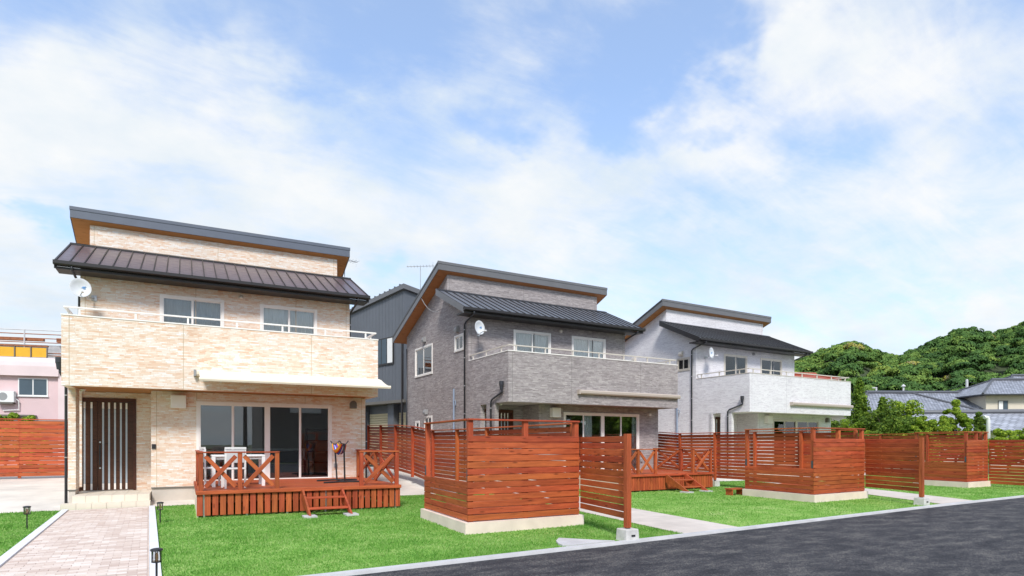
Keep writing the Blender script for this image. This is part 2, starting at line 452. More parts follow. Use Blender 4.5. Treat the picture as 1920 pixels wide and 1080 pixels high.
class MB:
    def __init__(self):
        self.v, self.f, self.uv = [], [], None

    def box(self, x0, x1, y0, y1, z0, z1):
        b = len(self.v)
        self.v += [(x0, y0, z0), (x1, y0, z0), (x1, y1, z0), (x0, y1, z0), (x0, y0, z1), (x1, y0, z1), (x1, y1, z1), (x0, y1, z1)]
        self.f += [tuple(b + i for i in q) for q in ((0, 3, 2, 1), (4, 5, 6, 7), (0, 1, 5, 4), (1, 2, 6, 5), (2, 3, 7, 6), (3, 0, 4, 7))]
        return self

    def prism(self, poly, axis, a, b):
        """poly: 2-D outline; axis 'x': (y,z) outline swept a..b in x; 'y': (x,z); 'z': (x,y)"""
        n = len(poly)
        s = len(self.v)
        area = sum(poly[i][0] * poly[(i + 1) % n][1] - poly[(i + 1) % n][0] * poly[i][1] for i in range(n))
        if area < 0:
            poly = poly[::-1]
        mk = {'x': lambda p, t: (t, p[0], p[1]), 'y': lambda p, t: (p[0], t, p[1]), 'z': lambda p, t: (p[0], p[1], t)}[axis]
        self.v += [mk(p, a) for p in poly] + [mk(p, b) for p in poly]
        lo, hi = list(range(s, s + n)), list(range(s + n, s + 2 * n))
        flip = axis == 'y'
        fs = [tuple(lo[::-1]), tuple(hi)] + [(lo[i], lo[(i + 1) % n], hi[(i + 1) % n], hi[i]) for i in range(n)]
        self.f += [q[::-1] for q in fs] if flip else fs
        return self

    def tube(self, pts, r, n=8, r1=None):
        pts = [Vector(p) for p in pts]
        k = len(pts)
        s = len(self.v)
        up = None
        for i, p in enumerate(pts):
            d = (pts[min(i + 1, k - 1)] - pts[max(i - 1, 0)]).normalized()
            if up is None:
                up = Vector((0, 0, 1)) if abs(d.z) < 0.9 else Vector((1, 0, 0))
            a = d.cross(up).normalized()
            b = a.cross(d).normalized()
            up = b
            rr = r if r1 is None else r + (r1 - r) * i / max(1, k - 1)
            for j in range(n):
                t = 2 * math.pi * j / n
                self.v.append(tuple(p + a * (math.cos(t) * rr) + b * (math.sin(t) * rr)))
        for i in range(k - 1):
            for j in range(n):
                q = (s + i * n + j, s + i * n + (j + 1) % n, s + (i + 1) * n + (j + 1) % n, s + (i + 1) * n + j)
                self.f.append(q)
        self.f.append(tuple(s + j for j in range(n))[::-1])
        self.f.append(tuple(s + (k - 1) * n + j for j in range(n)))
        return self

    def lathe(self, prof, c, n=16):
        s = len(self.v)
        for r, z in prof:
            for j in range(n):
                t = 2 * math.pi * j / n
                self.v.append((c[0] + r * math.cos(t), c[1] + r * math.sin(t), c[2] + z))
        k = len(prof)
        for i in range(k - 1):
            for j in range(n):
                self.f.append((s + i * n + j, s + i * n + (j + 1) % n, s + (i + 1) * n + (j + 1) % n, s + (i + 1) * n + j))
        self.f.append(tuple(s + j for j in range(n))[::-1])
        self.f.append(tuple(s + (k - 1) * n + j for j in range(n)))
        return self

    def quad(self, a, b, c, d):
        s = len(self.v)
        self.v += [tuple(a), tuple(b), tuple(c), tuple(d)]
        self.f.append((s, s + 1, s + 2, s + 3))
        return self

    def build(self, name, mat, parent=None, smooth=False, bevel=0.0):
        me = bpy.data.meshes.new(name)
        me.from_pydata([tuple(p) for p in self.v], [], self.f)
        me.materials.append(mat)
        if smooth:
            for p in me.polygons:
                p.use_smooth = True
        me.update()
        o = bpy.data.objects.new(name, me)
        COL.objects.link(o)
        o.parent = parent
        if bevel:
            bv = o.modifiers.new('bevel', 'BEVEL')
            bv.width = bevel
            bv.segments = 2
            bv.limit_method = 'ANGLE'
        return o


def B(name, mat, parent, *r, bevel=0.0):
    return MB().box(*r).build(name, mat, parent, bevel=bevel)


def thing(name, label, cat, loc=(0, 0, 0), rz=0.0, group=None):
    o = bpy.data.objects.new(name, None)
    o.empty_display_size = 0.2
    COL.objects.link(o)
    o.location = loc
    o.rotation_euler = (0, 0, rz)
    return tag(o, label, cat, group)


def tag(o, label=None, cat=None, group=None, kind=None):
    for k, v in (('label', label), ('category', cat), ('group', group), ('kind', kind)):
        if v:
            o[k] = v
    return o


STICKS = {}


def stick(name, p0, p1, h, t, mat, parent, up=(0, 0, 1), jitter=0.0):
    """a sawn timber from p0 to p1: h along 'up', t across; alike timbers share one mesh"""
    p0, p1 = Vector(p0), Vector(p1)
    L = (p1 - p0).length
    key = (round(L, 3), h, t, mat.name)
    me = STICKS.get(key)
    if me is None:
        e = min(0.004, t * 0.2)
        hx, hy, hz = L / 2, t / 2, h / 2
        vs, fs = [], []
        prof = [(-hy + e, -hz), (hy - e, -hz), (hy, -hz + e), (hy, hz - e), (hy - e, hz), (-hy + e, hz), (-hy, hz - e), (-hy, -hz + e)]
        for x in (-hx, hx):
            vs += [(x, a, b) for a, b in prof]
        fs = [(i, (i + 1) % 8, 8 + (i + 1) % 8, 8 + i) for i in range(8)] + [tuple(range(7, -1, -1)), tuple(range(8, 16))]
        me = bpy.data.meshes.new(name)
        me.from_pydata(vs, [], fs)
        me.materials.append(mat)
        me.update()
        STICKS[key] = me
    o = bpy.data.objects.new(name, me)
    COL.objects.link(o)
    o.parent = parent
    x = (p1 - p0).normalized()
    u = Vector(up)
    y = u.cross(x).normalized()
    z = x.cross(y).normalized()
    m = Matrix((x, y, z)).transposed()
    if jitter:
        m = m @ Matrix.Rotation(rnd.uniform(-jitter, jitter), 3, 'Y')
    o.rotation_euler = m.to_euler()
    o.location = (p0 + p1) / 2
    return o


def wall_grid(mb, axis, c0, c1, a0, a1, z0, z1, holes=()):
    """upright slab between c0..c1 across, a0..a1 along, with rectangular openings (a0,a1,z0,z1)"""
    As = sorted({a0, a1, *[h[0] for h in holes], *[h[1] for h in holes]})
    Zs = sorted({z0, z1, *[h[2] for h in holes], *[h[3] for h in holes]})
    for i in range(len(As) - 1):
        run = None
        for j in range(len(Zs) - 1):
            am, zm = (As[i] + As[i + 1]) / 2, (Zs[j] + Zs[j + 1]) / 2
            solid = not any(h[0] < am < h[1] and h[2] < zm < h[3] for h in holes)
            if solid:
                if run is None:
                    run = Zs[j]
            if run is not None and (not solid or j == len(Zs) - 2):
                top = Zs[j + 1] if solid else Zs[j]
                if axis == 'y':
                    mb.box(As[i], As[i + 1], c0, c1, run, top)
                else:
                    mb.box(c0, c1, As[i], As[i + 1], run, top)
                run = None
    return mb


# ------------------------------------------------------------------ setting
def gh(y):
    """height of the ground: level lawn, then the yard rises a little behind"""
    if y < 17.2:
        return 0.0
    if y < 20:
        return (y - 17.2) / 2.8 * 0.25
    return min(0.25 + (y - 20) / 5 * 0.12, 0.37)


def kerb_y(x):
    pts = [(-30, 6.5), (1.5, 7.14), (6.4, 7.30), (16.2, 7.80), (22, 7.98), (40, 8.5), (70, 9.4)]
    for (a, ya), (b, yb) in zip(pts, pts[1:]):
        if x <= b:
            return ya + (yb - ya) * (x - a) / (b - a)
    return pts[-1][1]


gnd = MB().quad((-900, -900, -0.06), (1500, -900, -0.06), (1500, 1500, -0.06), (-900, 1500, -0.06)).build('ground', simple('far_ground', (0.16, 0.17, 0.09), 0.95, 0, 0.3, 0.05), None)
tag(gnd, 'flat ground stretching away under the lots and houses', 'ground', kind='structure')

XS = [-30, -20, -12, -6, -3, 0, 1.5, 4, 6.4, 9, 12, 14, 16.2, 19, 22, 27, 33, 40, 55, 70]
mb = MB()
for a, b in zip(XS, XS[1:]):
    mb.quad((a, -14, -0.012), (b, -14, -0.012), (b, kerb_y(b) - 0.02, -0.012), (a, kerb_y(a) - 0.02, -0.012))
tag(mb.build('road', M_ASPH), 'dark grey asphalt road in front of the lawns', 'road', kind='structure')
mb = MB()
for a, b in zip(XS, XS[1:]):
    ya, yb = kerb_y(a), kerb_y(b)
    s = len(mb.v)
    for x, y in ((a, ya), (b, yb)):
        mb.v += [(x, y - 0.02, -0.05), (x, y, 0.022), (x, y + 0.13, 0.022), (x, y + 0.13, -0.05)]
    mb.f += [(s, s + 4, s + 5, s + 1), (s + 1, s + 5, s + 6, s + 2), (s + 2, s + 6, s + 7, s + 3)]
tag(mb.build('kerb', M_KERB), 'narrow pale concrete kerb between lawn and asphalt', 'kerb', kind='structure')

# lawn sheet, concrete yard sheet
mb = MB()
for a, b in zip(XS, XS[1:]):
    mb.quad((a, kerb_y(a) + 0.12, 0), (b, kerb_y(b) + 0.12, 0), (b, 17.35, 0), (a, 17.35, 0))
tag(mb.build('lawn', M_LAWN), 'bright green lawn in front of the three houses', 'lawn', kind='structure')
mb = MB()
ys = [17.2, 18, 20, 22, 25, 30]
for a, b in zip(ys, ys[1:]):
    mb.quad((-16, a, gh(a) + 0.006), (33, a, gh(a) + 0.006), (33, b, gh(b) + 0.006), (-16, b, gh(b) + 0.006))
tag(mb.build('concrete_yard', M_CONC), 'pale concrete yard around and behind the houses', 'yard', kind='structure')

# front path of the cream house: kerbs and single pavers
P0, P1 = Vector((-0.13, 7.15)), Vector((-0.29, 17.0))     # right edge, near and far
HROT = [-0.02905, 0.003, 0.01869]
HPOS = [(-1.9795, 17.0858), (9.4409, 16.715), (21.0683, 17.0343)]
path = MB()
pd = (P1 - P0).normalized()
pn = Vector((-pd.y, pd.x))                                 # to the left
PW = 1.52
LEN = (P1 - P0).length


def pp(s, w, z):
    q = P0 + pd * s + pn * w
    return (q.x, q.y, z)


path.quad(pp(0, -0.02, 0.026), pp(LEN, -0.02, 0.026), pp(LEN, PW + 0.02, 0.026), pp(0, PW + 0.02, 0.026))
path.f[-1] = path.f[-1][::-1]
path_o = tag(path.build('path', simple('path_joint_sand', (0.58, 0.47, 0.40), 0.95)), 'buff block-paved path leading to the dark door of the cream house', 'path', kind='structure')
pl, pw_ = 0.20, 0.10
pav_me = MB().box(-pl / 2 + 0.0025, pl / 2 - 0.0025, -pw_ / 2 + 0.002, pw_ / 2 - 0.002, 0, 0.028)
pav_proto = pav_me.build('paver', M_PAVER, path_o)
COL.objects.unlink(pav_proto)
rest = MB()
count = 0
nrow = int(LEN / pw_)
nat = math.atan2(pn.y, pn.x)
for i in range(nrow):
    off = (i % 2) * 0.5 + rnd.uniform(-0.02, 0.02)
    k = -1
    while True:
        a0, a1 = (k + off) * pl, (k + off + 1) * pl
        k += 1
        if a0 >= PW:
            break
        a0, a1 = max(a0, 0), min(a1, PW)
        if a1 - a0 < 0.03:
            continue
        dz = rnd.uniform(-0.0025, 0.0025)
        full = a1 - a0 > pl - 1e-4
        if full and count < 300 and P0.y + i * pw_ > 8.1:
            o = pav_proto.copy()
            COL.objects.link(o)
            o.parent = path_o
            o.location = pp((i + 0.5) * pw_, (a0 + a1) / 2, 0.006 + dz)
            o.rotation_euler = (rnd.uniform(-0.006, 0.006), rnd.uniform(-0.006, 0.006), nat)
            count += 1
        else:
            s0, s1 = i * pw_ + 0.003, (i + 1) * pw_ - 0.003
            c = [pp(s0, a0 + 0.004, 0), pp(s0, a1 - 0.004, 0), pp(s1, a1 - 0.004, 0), pp(s1, a0 + 0.004, 0)]
            s = len(rest.v)
            rest.v += [(x, y, 0.0045) for x, y, _ in c] + [(x, y, 0.034 + dz) for x, y, _ in c]
            rest.f += [tuple(s + q for q in w) for w in ((4, 7, 6, 5), (0, 4, 5, 1), (1, 5, 6, 2), (2, 6, 7, 3), (3, 7, 4, 0))]
tag(rest.build('small_pavers', M_PAVER, path_o), kind='stuff')
for w0, w1 in ((-0.14, -0.022), (PW + 0.022, PW + 0.14)):
    k = MB()
    q = [pp(0, w0, 0), pp(LEN, w0, 0), pp(LEN, w1, 0), pp(0, w1, 0)]
    k.prism([(a[0], a[1]) for a in q], 'z', -0.02, 0.05)
    k.build('edging', simple('edging_concrete_%d' % (w0 < 0), (0.72, 0.72, 0.74), 0.9, 0, 0.1, 4), path_o)

# the paths of the other two houses
for nm, poly, lab in (('path', [(7.62, 7.43), (9.10, 7.50), (9.75, 12.0), (11.15, 16.75), (9.5, 16.75), (8.28, 12.0)], 'plain pale paved path leading to the grey house'),
                      ('path', [(17.05, 7.96), (18.85, 8.04), (20.3, 11.0), (22.8, 17.0), (21.1, 17.0), (18.9, 11.6)], 'plain pale paved path leading to the white house')):
    k = MB().prism(poly, 'z', -0.02, 0.014)
    tag(k.build(nm, simple('pale_paving', (0.60, 0.53, 0.47), 0.9, 0, 0.14, 1.6, 0.3)), lab, 'path', kind='structure')

# rounded concrete apron set in the turf by the kerb
k = MB().prism([(5.50, 8.10), (5.30, 7.88), (5.19, 7.66), (5.16, 7.50), (5.24, 7.42), (6.1, 7.44), (5.9, 7.62)], 'z', -0.03, 0.03)
tag(k.build('concrete_apron', M_KERB), 'small grey concrete apron with rounded end set in grass at the kerb', 'apron')


# ------------------------------------------------------------------ houses
def window(root, axis, c, a0, a1, z0, z1, panes, fmat, curtain=None, glassm=None, depth=0.07, sill=True, outs=-1, cgaps=None):
    """sliding window set in an opening; c is the outer wall plane, outs the outward sign along the axis across the wall"""
    fr = MB()
    f = 0.05

    def bx(m, p0, p1, q0, q1, s0, s1):
        lo, hi = sorted((c + outs * s0, c + outs * s1))
        if axis == 'y':
            m.box(p0, p1, lo, hi, q0, q1)
        else:
            m.box(lo, hi, p0, p1, q0, q1)
    bx(fr, a0 - 0.02, a1 + 0.02, z1 - f, z1 + 0.02, 0.022, -depth)
    bx(fr, a0 - 0.02, a1 + 0.02, z0 - 0.02, z0 + f, 0.030, -depth)
    bx(fr, a0 - 0.02, a0 + f, z0 + f, z1 - f, 0.022, -depth)
    bx(fr, a1 - f, a1 + 0.02, z0 + f, z1 - f, 0.022, -depth)
    w = fr.build('window', fmat, root)
    n = len(panes) - 1
    for i in range(n):
        p0, p1 = panes[i], panes[i + 1]
        d0 = 0.012 if i % 2 == 0 else -0.012
        s = MB()
        g = 0.032
        bx(s, p0 + (f if i == 0 else -g / 2), p0 + (f + g if i == 0 else g), z0 + f, z1 - f, d0, d0 - 0.03)
        bx(s, p1 - (f + g if i == n - 1 else g), p1 - (f if i == n - 1 else -g / 2), z0 + f, z1 - f, d0, d0 - 0.03)
        bx(s, p0 + (f + g if i == 0 else g), p1 - (f + g if i == n - 1 else g), z1 - f - g, z1 - f, d0, d0 - 0.03)
        bx(s, p0 + (f + g if i == 0 else g), p1 - (f + g if i == n - 1 else g), z0 + f, z0 + f + g, d0, d0 - 0.03)
        s.build('sash', fmat, w)
        pm = MB()
        bx(pm, p0 + 0.02, p1 - 0.02, z0 + f + 0.01, z1 - f - 0.01, d0 - 0.012, d0 - 0.018)
        pm.build('pane', glassm or M_GLASS, w)
    if n == 4:
        st = MB()
        bx(st, panes[2] - 0.07, panes[2] + 0.07, z0 + f, z1 - f, 0.016, -0.02)
        st.build('meeting_stile', fmat, w)
    for (q0, q1, cm) in (curtain or []):
        cb = MB()
        N = max(8, int((q1 - q0) / 0.02))
        for i in range(N):
            t0, t1 = q0 + (q1 - q0) * i / N, q0 + (q1 - q0) * (i + 1) / N
            wv = lambda t: 0.105 + 0.018 * math.sin(t * 52) + 0.012 * math.sin(t * 23 + 1)
            e0, e1 = c - outs * wv(t0), c - outs * wv(t1)
            if axis == 'y':
                cb.quad((t0, e0, z0 + 0.05), (t1, e1, z0 + 0.05), (t1, e1, z1 - 0.02), (t0, e0, z1 - 0.02))
            else:
                cb.quad((e0, t0, z0 + 0.05), (e1, t1, z0 + 0.05), (e1, t1, z1 - 0.02), (e0, t0, z1 - 0.02))
        cb.build('curtain', cm, w, smooth=True)
    return w


def house(i, label):
    sid, roofm = M_SID[i], M_ROOF[i]
    fasc = M_FASCIA if i == 0 else M_FASC2
    soff = M_SOFFIT
    fram = M_CREAM if i < 2 else M_ALU
    h = thing('house', label, 'house', (*HPOS[i], 0), HROT[i], 'three two-storey houses in a row')
    T = 0.15
    YL, DB, YB, XR, YC = 0.91, 2.856, 9.09, 7.16, 4.717
    # --- walls
    B('foundation', M_FOUND, h, 1.73, XR - 0.02, YL + 0.02, YB - 0.02, -0.05, 0.42)
    B('foundation', M_FOUND, h, 0.02, 1.73, 2.02, YB - 0.02, -0.05, 0.42)
    B('foundation', M_FOUND, h, 0.012, 0.14, YL + 0.012, 1.49, -0.05, 0.42)
    B('flashing', M_FLASH, h, 1.715, XR + 0.008, YL - 0.012, YL + 0.05, 0.395, 0.425)
    B('flashing', M_FLASH, h, -0.008, 0.158, YL - 0.01, YL + 0.05, 0.395, 0.425)
    WN = (2.75, 6.17, 0.50, 2.62)
    wall_grid(MB(), 'y', YL, YL + T, 1.715, XR, 0.426, 2.87, [WN]).build('wall', sid, h)
    wall_grid(MB(), 'y', 2.0, 2.0 + T, 0.0, 1.715, 0.30, 2.87, [(0.04, 1.33, 0.30, 2.72)]).build('wall', sid, h)
    B('wall', sid, h, 1.715, 1.715 + T, YL + T, 2.0, 0.426, 2.87)
    B('pillar', sid, h, 0.0, 0.152, YL, 1.49, 0.426, 2.87)
    side_low = [(6.20, 7.00, 1.75, 2.65), (7.57, 8.0, 2.05, 2.48)]
    wall_grid(MB(), 'x', 0.0, T, 1.92, YB, 0.426, 2.87, [] if i == 0 else side_low).build('wall', sid, h)
    side_up = [(6.16, 8.04, 4.36, 5.55), (3.25, 4.01, 4.93, 5.50)]
    wall_grid(MB(), 'x', 0.0, T, DB + T, YB, 2.87, 6.0, side_up).build('wall', sid, h)
    UPW = [(1.86, 3.47, 3.55, 5.73), (4.49, 6.12, 3.55, 5.73)]
    wall_grid(MB(), 'y', DB, DB + T, 0.0, XR, 2.87, 6.30, UPW).build('wall', sid, h)
    B('wall', sid, h, XR - T, XR, YL + T, YB, 0.426, 2.87)
    B('wall', sid, h, XR - T, XR, DB + T, YB, 2.87, 6.0)
    B('wall', sid, h, T, XR - T, YB - T, YB, 0.426, 6.2)
    # gable tops follow the two roofs
    sl = (8.37 - 6.34) / (9.65 - 4.505)
    zu = lambda y: 8.37 - (y - 4.505) * sl             # top of the upper roof
    sl2 = (7.357 - 6.226) / (4.757 - 2.29)
    zl = lambda y: 6.226 + (y - 2.29) * sl2            # top of the lower roof
    gab = [(DB + T, 6.0), (DB + T, zl(DB + T) - 0.11), (YC, zl(YC) - 0.11), (YC, 6.9), (YC + T, 6.9), (YC + T, zu(YC + T) - 0.312), (YB, zu(YB) - 0.312), (YB, 6.0)]
    MB().prism(gab, 'x', 0.0, T).build('wall', sid, h)
    MB().prism(gab, 'x', XR - T, XR).build('wall', sid, h)
    MB().prism([(YC, 6.9), (YC, zu(YC) - 0.312), (YC + T, zu(YC + T) - 0.312), (YC + T, 6.9)], 'x', 0.0, XR).build('wall', sid, h)
    # slabs
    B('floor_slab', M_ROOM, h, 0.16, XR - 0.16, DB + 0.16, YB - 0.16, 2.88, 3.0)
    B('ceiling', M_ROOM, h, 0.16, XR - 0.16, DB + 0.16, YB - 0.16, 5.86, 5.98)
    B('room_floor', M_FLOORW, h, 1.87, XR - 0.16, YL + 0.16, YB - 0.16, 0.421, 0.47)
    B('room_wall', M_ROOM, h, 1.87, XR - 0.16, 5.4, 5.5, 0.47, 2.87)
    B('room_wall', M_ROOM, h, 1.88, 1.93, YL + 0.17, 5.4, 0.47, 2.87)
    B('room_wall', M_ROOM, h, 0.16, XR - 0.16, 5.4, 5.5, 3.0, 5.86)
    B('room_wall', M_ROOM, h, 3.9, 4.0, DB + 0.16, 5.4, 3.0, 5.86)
    # caulked joints between siding sheets, 3 mm proud
    jm = simple('joint_%d' % i, tuple(c * 0.82 for c in ((0.66, 0.5, 0.33), (0.25, 0.23, 0.22), (0.6, 0.59, 0.6))[i]), 0.8)
    for x in (0.14, 2.43, 5.46):
        B('joint', jm, h, x, x + 0.012, -0.003, 0.02, 2.862, 4.44)
    for x in (0.1, 2.74, 5.5, XR - 0.12):
        B('joint', jm, h, x, x + 0.012, DB - 0.003, DB + 0.02, 4.2, 6.1)
    for x in (1.83, 2.735, 5.45, XR - 0.12):
        B('joint', jm, h, x, x + 0.012, YL - 0.003, YL + 0.02, (2.66 if 2.7 < x < 6.1 else 0.43), 2.86)
    for x in (0.1, 3.4, XR - 0.12):
        B('joint', jm, h, x, x + 0.012, YC - 0.003, YC + 0.02, 7.2, 7.98)
    # --- balcony
    bal = MB()
    bal.box(0, 7.28, 0, T, 2.86, 4.45)
    bal.box(0, T, T, DB, 2.86, 4.45)
    bal.box(7.13, 7.28, T, DB, 2.86, 4.45)
    bo = bal.build('balcony', sid, h)
    B('balcony_soffit', sid if i else M_SOFFIT, bo, 0.15, 7.13, 0.15, DB, 2.88, 2.94)
    cp = MB()
    cp.box(-0.012, 7.292, -0.012, T + 0.012, 4.452, 4.482)
    cp.box(-0.012, T + 0.012, T + 0.012, DB - 0.002, 4.452, 4.482)
    cp.box(7.118, 7.292, T + 0.012, DB - 0.002, 4.452, 4.482)
    cp.build('coping', M_CREAM if i < 2 else M_ALU, bo)
    hr = MB()
    hr.box(0.03, 7.25, 0.05, 0.105, 4.64, 4.675)
    hr.box(0.03, 0.085, 0.105, DB - 0.02, 4.64, 4.675)
    hr.box(7.195, 7.25, 0.105, DB - 0.02, 4.64, 4.675)
    hr.build('handrail', M_ALU if i else M_CREAM, bo)
    for x in [0.33 + 1.103 * k for k in range(7)]:
        B('rail_post', M_ALU if i else M_CREAM, bo, x - 0.02, x + 0.02, 0.06, 0.095, 4.482, 4.64)
    for y in (0.55, 1.6, 2.6):
        for x in (0.04, 7.205):
            B('rail_post', M_ALU if i else M_CREAM, bo, x, x + 0.035, y - 0.02, y + 0.02, 4.482, 4.64)
    # --- lower roof
    EL, ER = -0.46, 7.61
    lr = MB().prism([(2.29, zl(2.29) - 0.02), (4.716, zl(4.716) - 0.02), (4.716, zl(4.716) - 0.14), (2.29, zl(2.29) - 0.14)], 'x', EL, ER).build('lower_roof', M_DARK if i == 0 else M_PIPE, h)
    NP = 26
    pw = (ER - EL) / NP
    d = Vector((0, 4.716 - 2.27, zl(4.716) - zl(2.27)))
    nrm = Vector((0, -d.z, d.y)).normalized()
    pm = MB()
    Ld = d.length
    pmv = lambda x, s, z: (x, d.y / Ld * s + nrm.y * z, d.z / Ld * s + nrm.z * z)
    w2 = pw / 2 - 0.011
    for x in (-w2, w2):
        for s in (0, Ld):
            for z in (-0.016, 0.004):
                pm.v.append(pmv(x, s, z))
    pm.f = [(0, 1, 3, 2), (4, 6, 7, 5), (0, 4, 5, 1), (2, 3, 7, 6), (1, 5, 7, 3), (0, 2, 6, 4)]
    sm = MB()
    for x in (-0.011, 0.011):
        for s in (-0.01, Ld):
            for z in (-0.015, 0.035):
                sm.v.append(pmv(x, s, z))
    sm.f = list(pm.f)
    p0 = s0 = None
    for k in range(NP + 1):
        x = EL + k * pw
        o = sm.build('seam', M_DARK, lr) if s0 is None else s0.copy()
        if s0 is not None:
            COL.objects.link(o)
            o.parent = lr
        s0 = s0 or o
        o.location = (min(max(x, EL + 0.012), ER - 0.012), 2.27, zl(2.27))
        if k < NP:
            o = pm.build('roof_panel', roofm, lr) if p0 is None else p0.copy()
            if p0 is not None:
                COL.objects.link(o)
                o.parent = lr
            p0 = p0 or o
            o.location = (x + pw / 2, 2.27, zl(2.27))
    MB().prism([(4.60, zl(4.60) + 0.012), (4.60, zl(4.60) + 0.055), (4.712, zl(4.712) + 0.055), (4.712, zl(4.712) + 0.012)], 'x', EL - 0.01, ER + 0.01).build('ridge_flashing', M_DARK if i == 0 else M_PIPE, lr)
    # verge boards
    for x0, x1 in ((EL - 0.022, EL - 0.002), (ER + 0.002, ER + 0.022)):
        MB().prism([(2.27, zl(2.27) + 0.025), (4.70, zl(4.70) + 0.025), (4.70, zl(4.70) - 0.20), (2.27, zl(2.27) - 0.20)], 'x', x0, x1).build('verge_board', M_DARK if i == 0 else fasc if i == 1 else M_DARK, lr)
    # eave soffit and gutter
    B('eave_soffit', M_DARK, lr, EL, ER, 2.285, DB - 0.005, zl(2.29) - 0.20, zl(2.29) - 0.145)
    g = MB()
    prof = [(2.135, 6.21), (2.135, 6.13), (2.155, 6.105), (2.255, 6.105), (2.268, 6.13), (2.268, 6.215), (2.255, 6.215), (2.255, 6.14), (2.15, 6.14), (2.15, 6.21)]
    g.prism(prof, 'x', EL - 0.03, ER + 0.03)
    g.build('gutter', M_DARK, lr)
    # --- upper roof
    UL, UR = -0.453, 7.555
    ur = MB().prism([(4.52, zu(4.52) - 0.01), (9.63, zu(9.63) - 0.01), (9.63, zu(9.63) - 0.07), (4.52, zu(4.52) - 0.07)], 'x', UL + 0.01, UR - 0.01).build('upper_roof', roofm, h)
    for k in range(1, 20):
        x = UL + (UR - UL) * k / 20
        MB().prism([(4.55, zu(4.55) - 0.012), (9.6, zu(9.6) - 0.012), (9.6, zu(9.6) + 0.022), (4.55, zu(4.55) + 0.022)], 'x', x - 0.011, x + 0.011).build('seam', roofm, ur)
    MB().box(UL, UR, 4.505, 4.53, zu(4.505) - 0.31, zu(4.505) - 0.085).build('fascia', fasc, ur)
    MB().box(UL - 0.012, UR + 0.012, 4.492, 4.56, zu(4.505) - 0.085, zu(4.505) + 0.012).build('roof_trim', fasc, ur)
    MB().box(UL, UR, 9.635, 9.66, zu(9.65) - 0.30, zu(9.65)).build('fascia', fasc, ur)
    for x0, x1 in ((UL, UL + 0.025), (UR - 0.025, UR)):
        MB().prism([(4.531, zu(4.531) - 0.085), (9.634, zu(9.634) - 0.085), (9.634, zu(9.634) - 0.31), (4.531, zu(4.531) - 0.31)], 'x', x0, x1).build('fascia', fasc, ur)
    for x0, x1 in ((UL - 0.012, UL + 0.04), (UR - 0.04, UR + 0.012)):
        MB().prism([(4.561, zu(4.561) + 0.010), (9.66, zu(9.66) + 0.010), (9.66, zu(9.66) - 0.083), (4.561, zu(4.561) - 0.083)], 'x', x0, x1).build('roof_trim', M_DARK, ur)
    MB().prism([(4.531, zu(4.531) - 0.285), (9.634, zu(9.634) - 0.285), (9.634, zu(9.634) - 0.305), (4.531, zu(4.531) - 0.305)], 'x', UL + 0.026, UR - 0.026).build('soffit_board', soff, ur)
    # --- door
    dr = MB()
    dr.box(0.045, 0.105, 1.97, 2.08, 0.31, 2.715)
    dr.box(1.265, 1.325, 1.97, 2.08, 0.31, 2.715)
    dr.box(0.105, 1.265, 1.97, 2.08, 2.62, 2.715)
    do = dr.build('door', M_DOOR, h)
    B('leaf', M_DOOR, do, 0.107, 0.468, 2.0, 2.05, 0.325, 2.618)
    B('leaf', M_DOOR, do, 0.474, 1.263, 2.0, 2.05, 0.325, 2.618)
    for x in (0.195, 0.345, 0.595, 0.725, 0.855, 0.985, 1.11):
        B('slit', M_SLIT, do, x - 0.02, x + 0.02, 1.994, 2.02, 0.50, 2.44)
        for q in (0.335, 2.442):
            B('slit_end', M_CREAM, do, x - 0.021, x + 0.021, 1.992, 2.02, q, q + 0.163)
    MB().box(0.515, 0.545, 1.92, 1.945, 0.98, 1.50).box(0.52, 0.54, 1.945, 2.0, 1.03, 1.06).box(0.52, 0.54, 1.945, 2.0, 1.42, 1.45).build('handle', M_BLACK, do)
    for z in (0.90, 1.57):
        MB().tube([(0.53, 2.001, z), (0.53, 1.985, z)], 0.022, 10).build('lock', M_STEEL, do)
    # --- porch with tiled steps
    po = MB().box(0.16, 1.714, 0.30, 2.0, -0.04, 0.296).box(-0.02, 1.74, 0.005, 0.30, -0.04, 0.141).build('porch', M_GROUT, h)
    for r, (x0, x1, yf, z0, z1, yb) in enumerate(((-0.02, 1.74, 0.005, 0.0, 0.145, 0.30), (0.16, 1.714, 0.305, 0.147, 0.30, 2.0))):
        n = 6
        tw = (x1 - x0) / n
        for k in range(n):
            a, b = x0 + k * tw + 0.004, x0 + (k + 1) * tw - 0.004
            B('tile', M_TILE, po, a, b, yf - 0.012, yf + 0.002, z0 + 0.003, z1 - 0.001)
            rows = [(yf - 0.012, yb - 0.006)] if r == 0 else [(yf - 0.012 + q * 0.3 + (0.004 if q else 0), yf - 0.016 + (q + 1) * 0.3) for q in range(5)]
            for (q0, q1) in rows:
                B('tile', M_TILE, po, a, b, q0, min(q1, yb), z1 - 0.001, z1 + 0.009)
    # --- windows
    lit = {0: [], 1: [(3.62, 4.05, M_CURT), (5.95, 6.12, M_CURT)], 2: [(5.6, 6.1, M_CURT)]}[i]
    window(h, 'y', YL, *WN, [2.75, 3.60, 4.46, 5.32, 6.17], fram, lit)
    cu = {0: ([(1.9, 3.45, M_BLIND)], [(4.5, 6.1, M_CURT)]), 1: ([(1.88, 3.45, M_CURT)], [(4.5, 6.1, M_CURT)]), 2: ([(1.88, 2.65, M_CURT)], [(4.5, 5.6, M_CURT)])}[i]
    for (a0, a1, z0, z1), c in zip(UPW, cu):
        window(h, 'y', DB, a0, a1, z0, z1, [a0, (a0 + a1) / 2, a1], fram, c)
    window(h, 'x', 0.0, 6.16, 8.04, 4.36, 5.55, [6.16, 7.1, 8.04], fram, [(6.2, 7.05, M_CURT)])
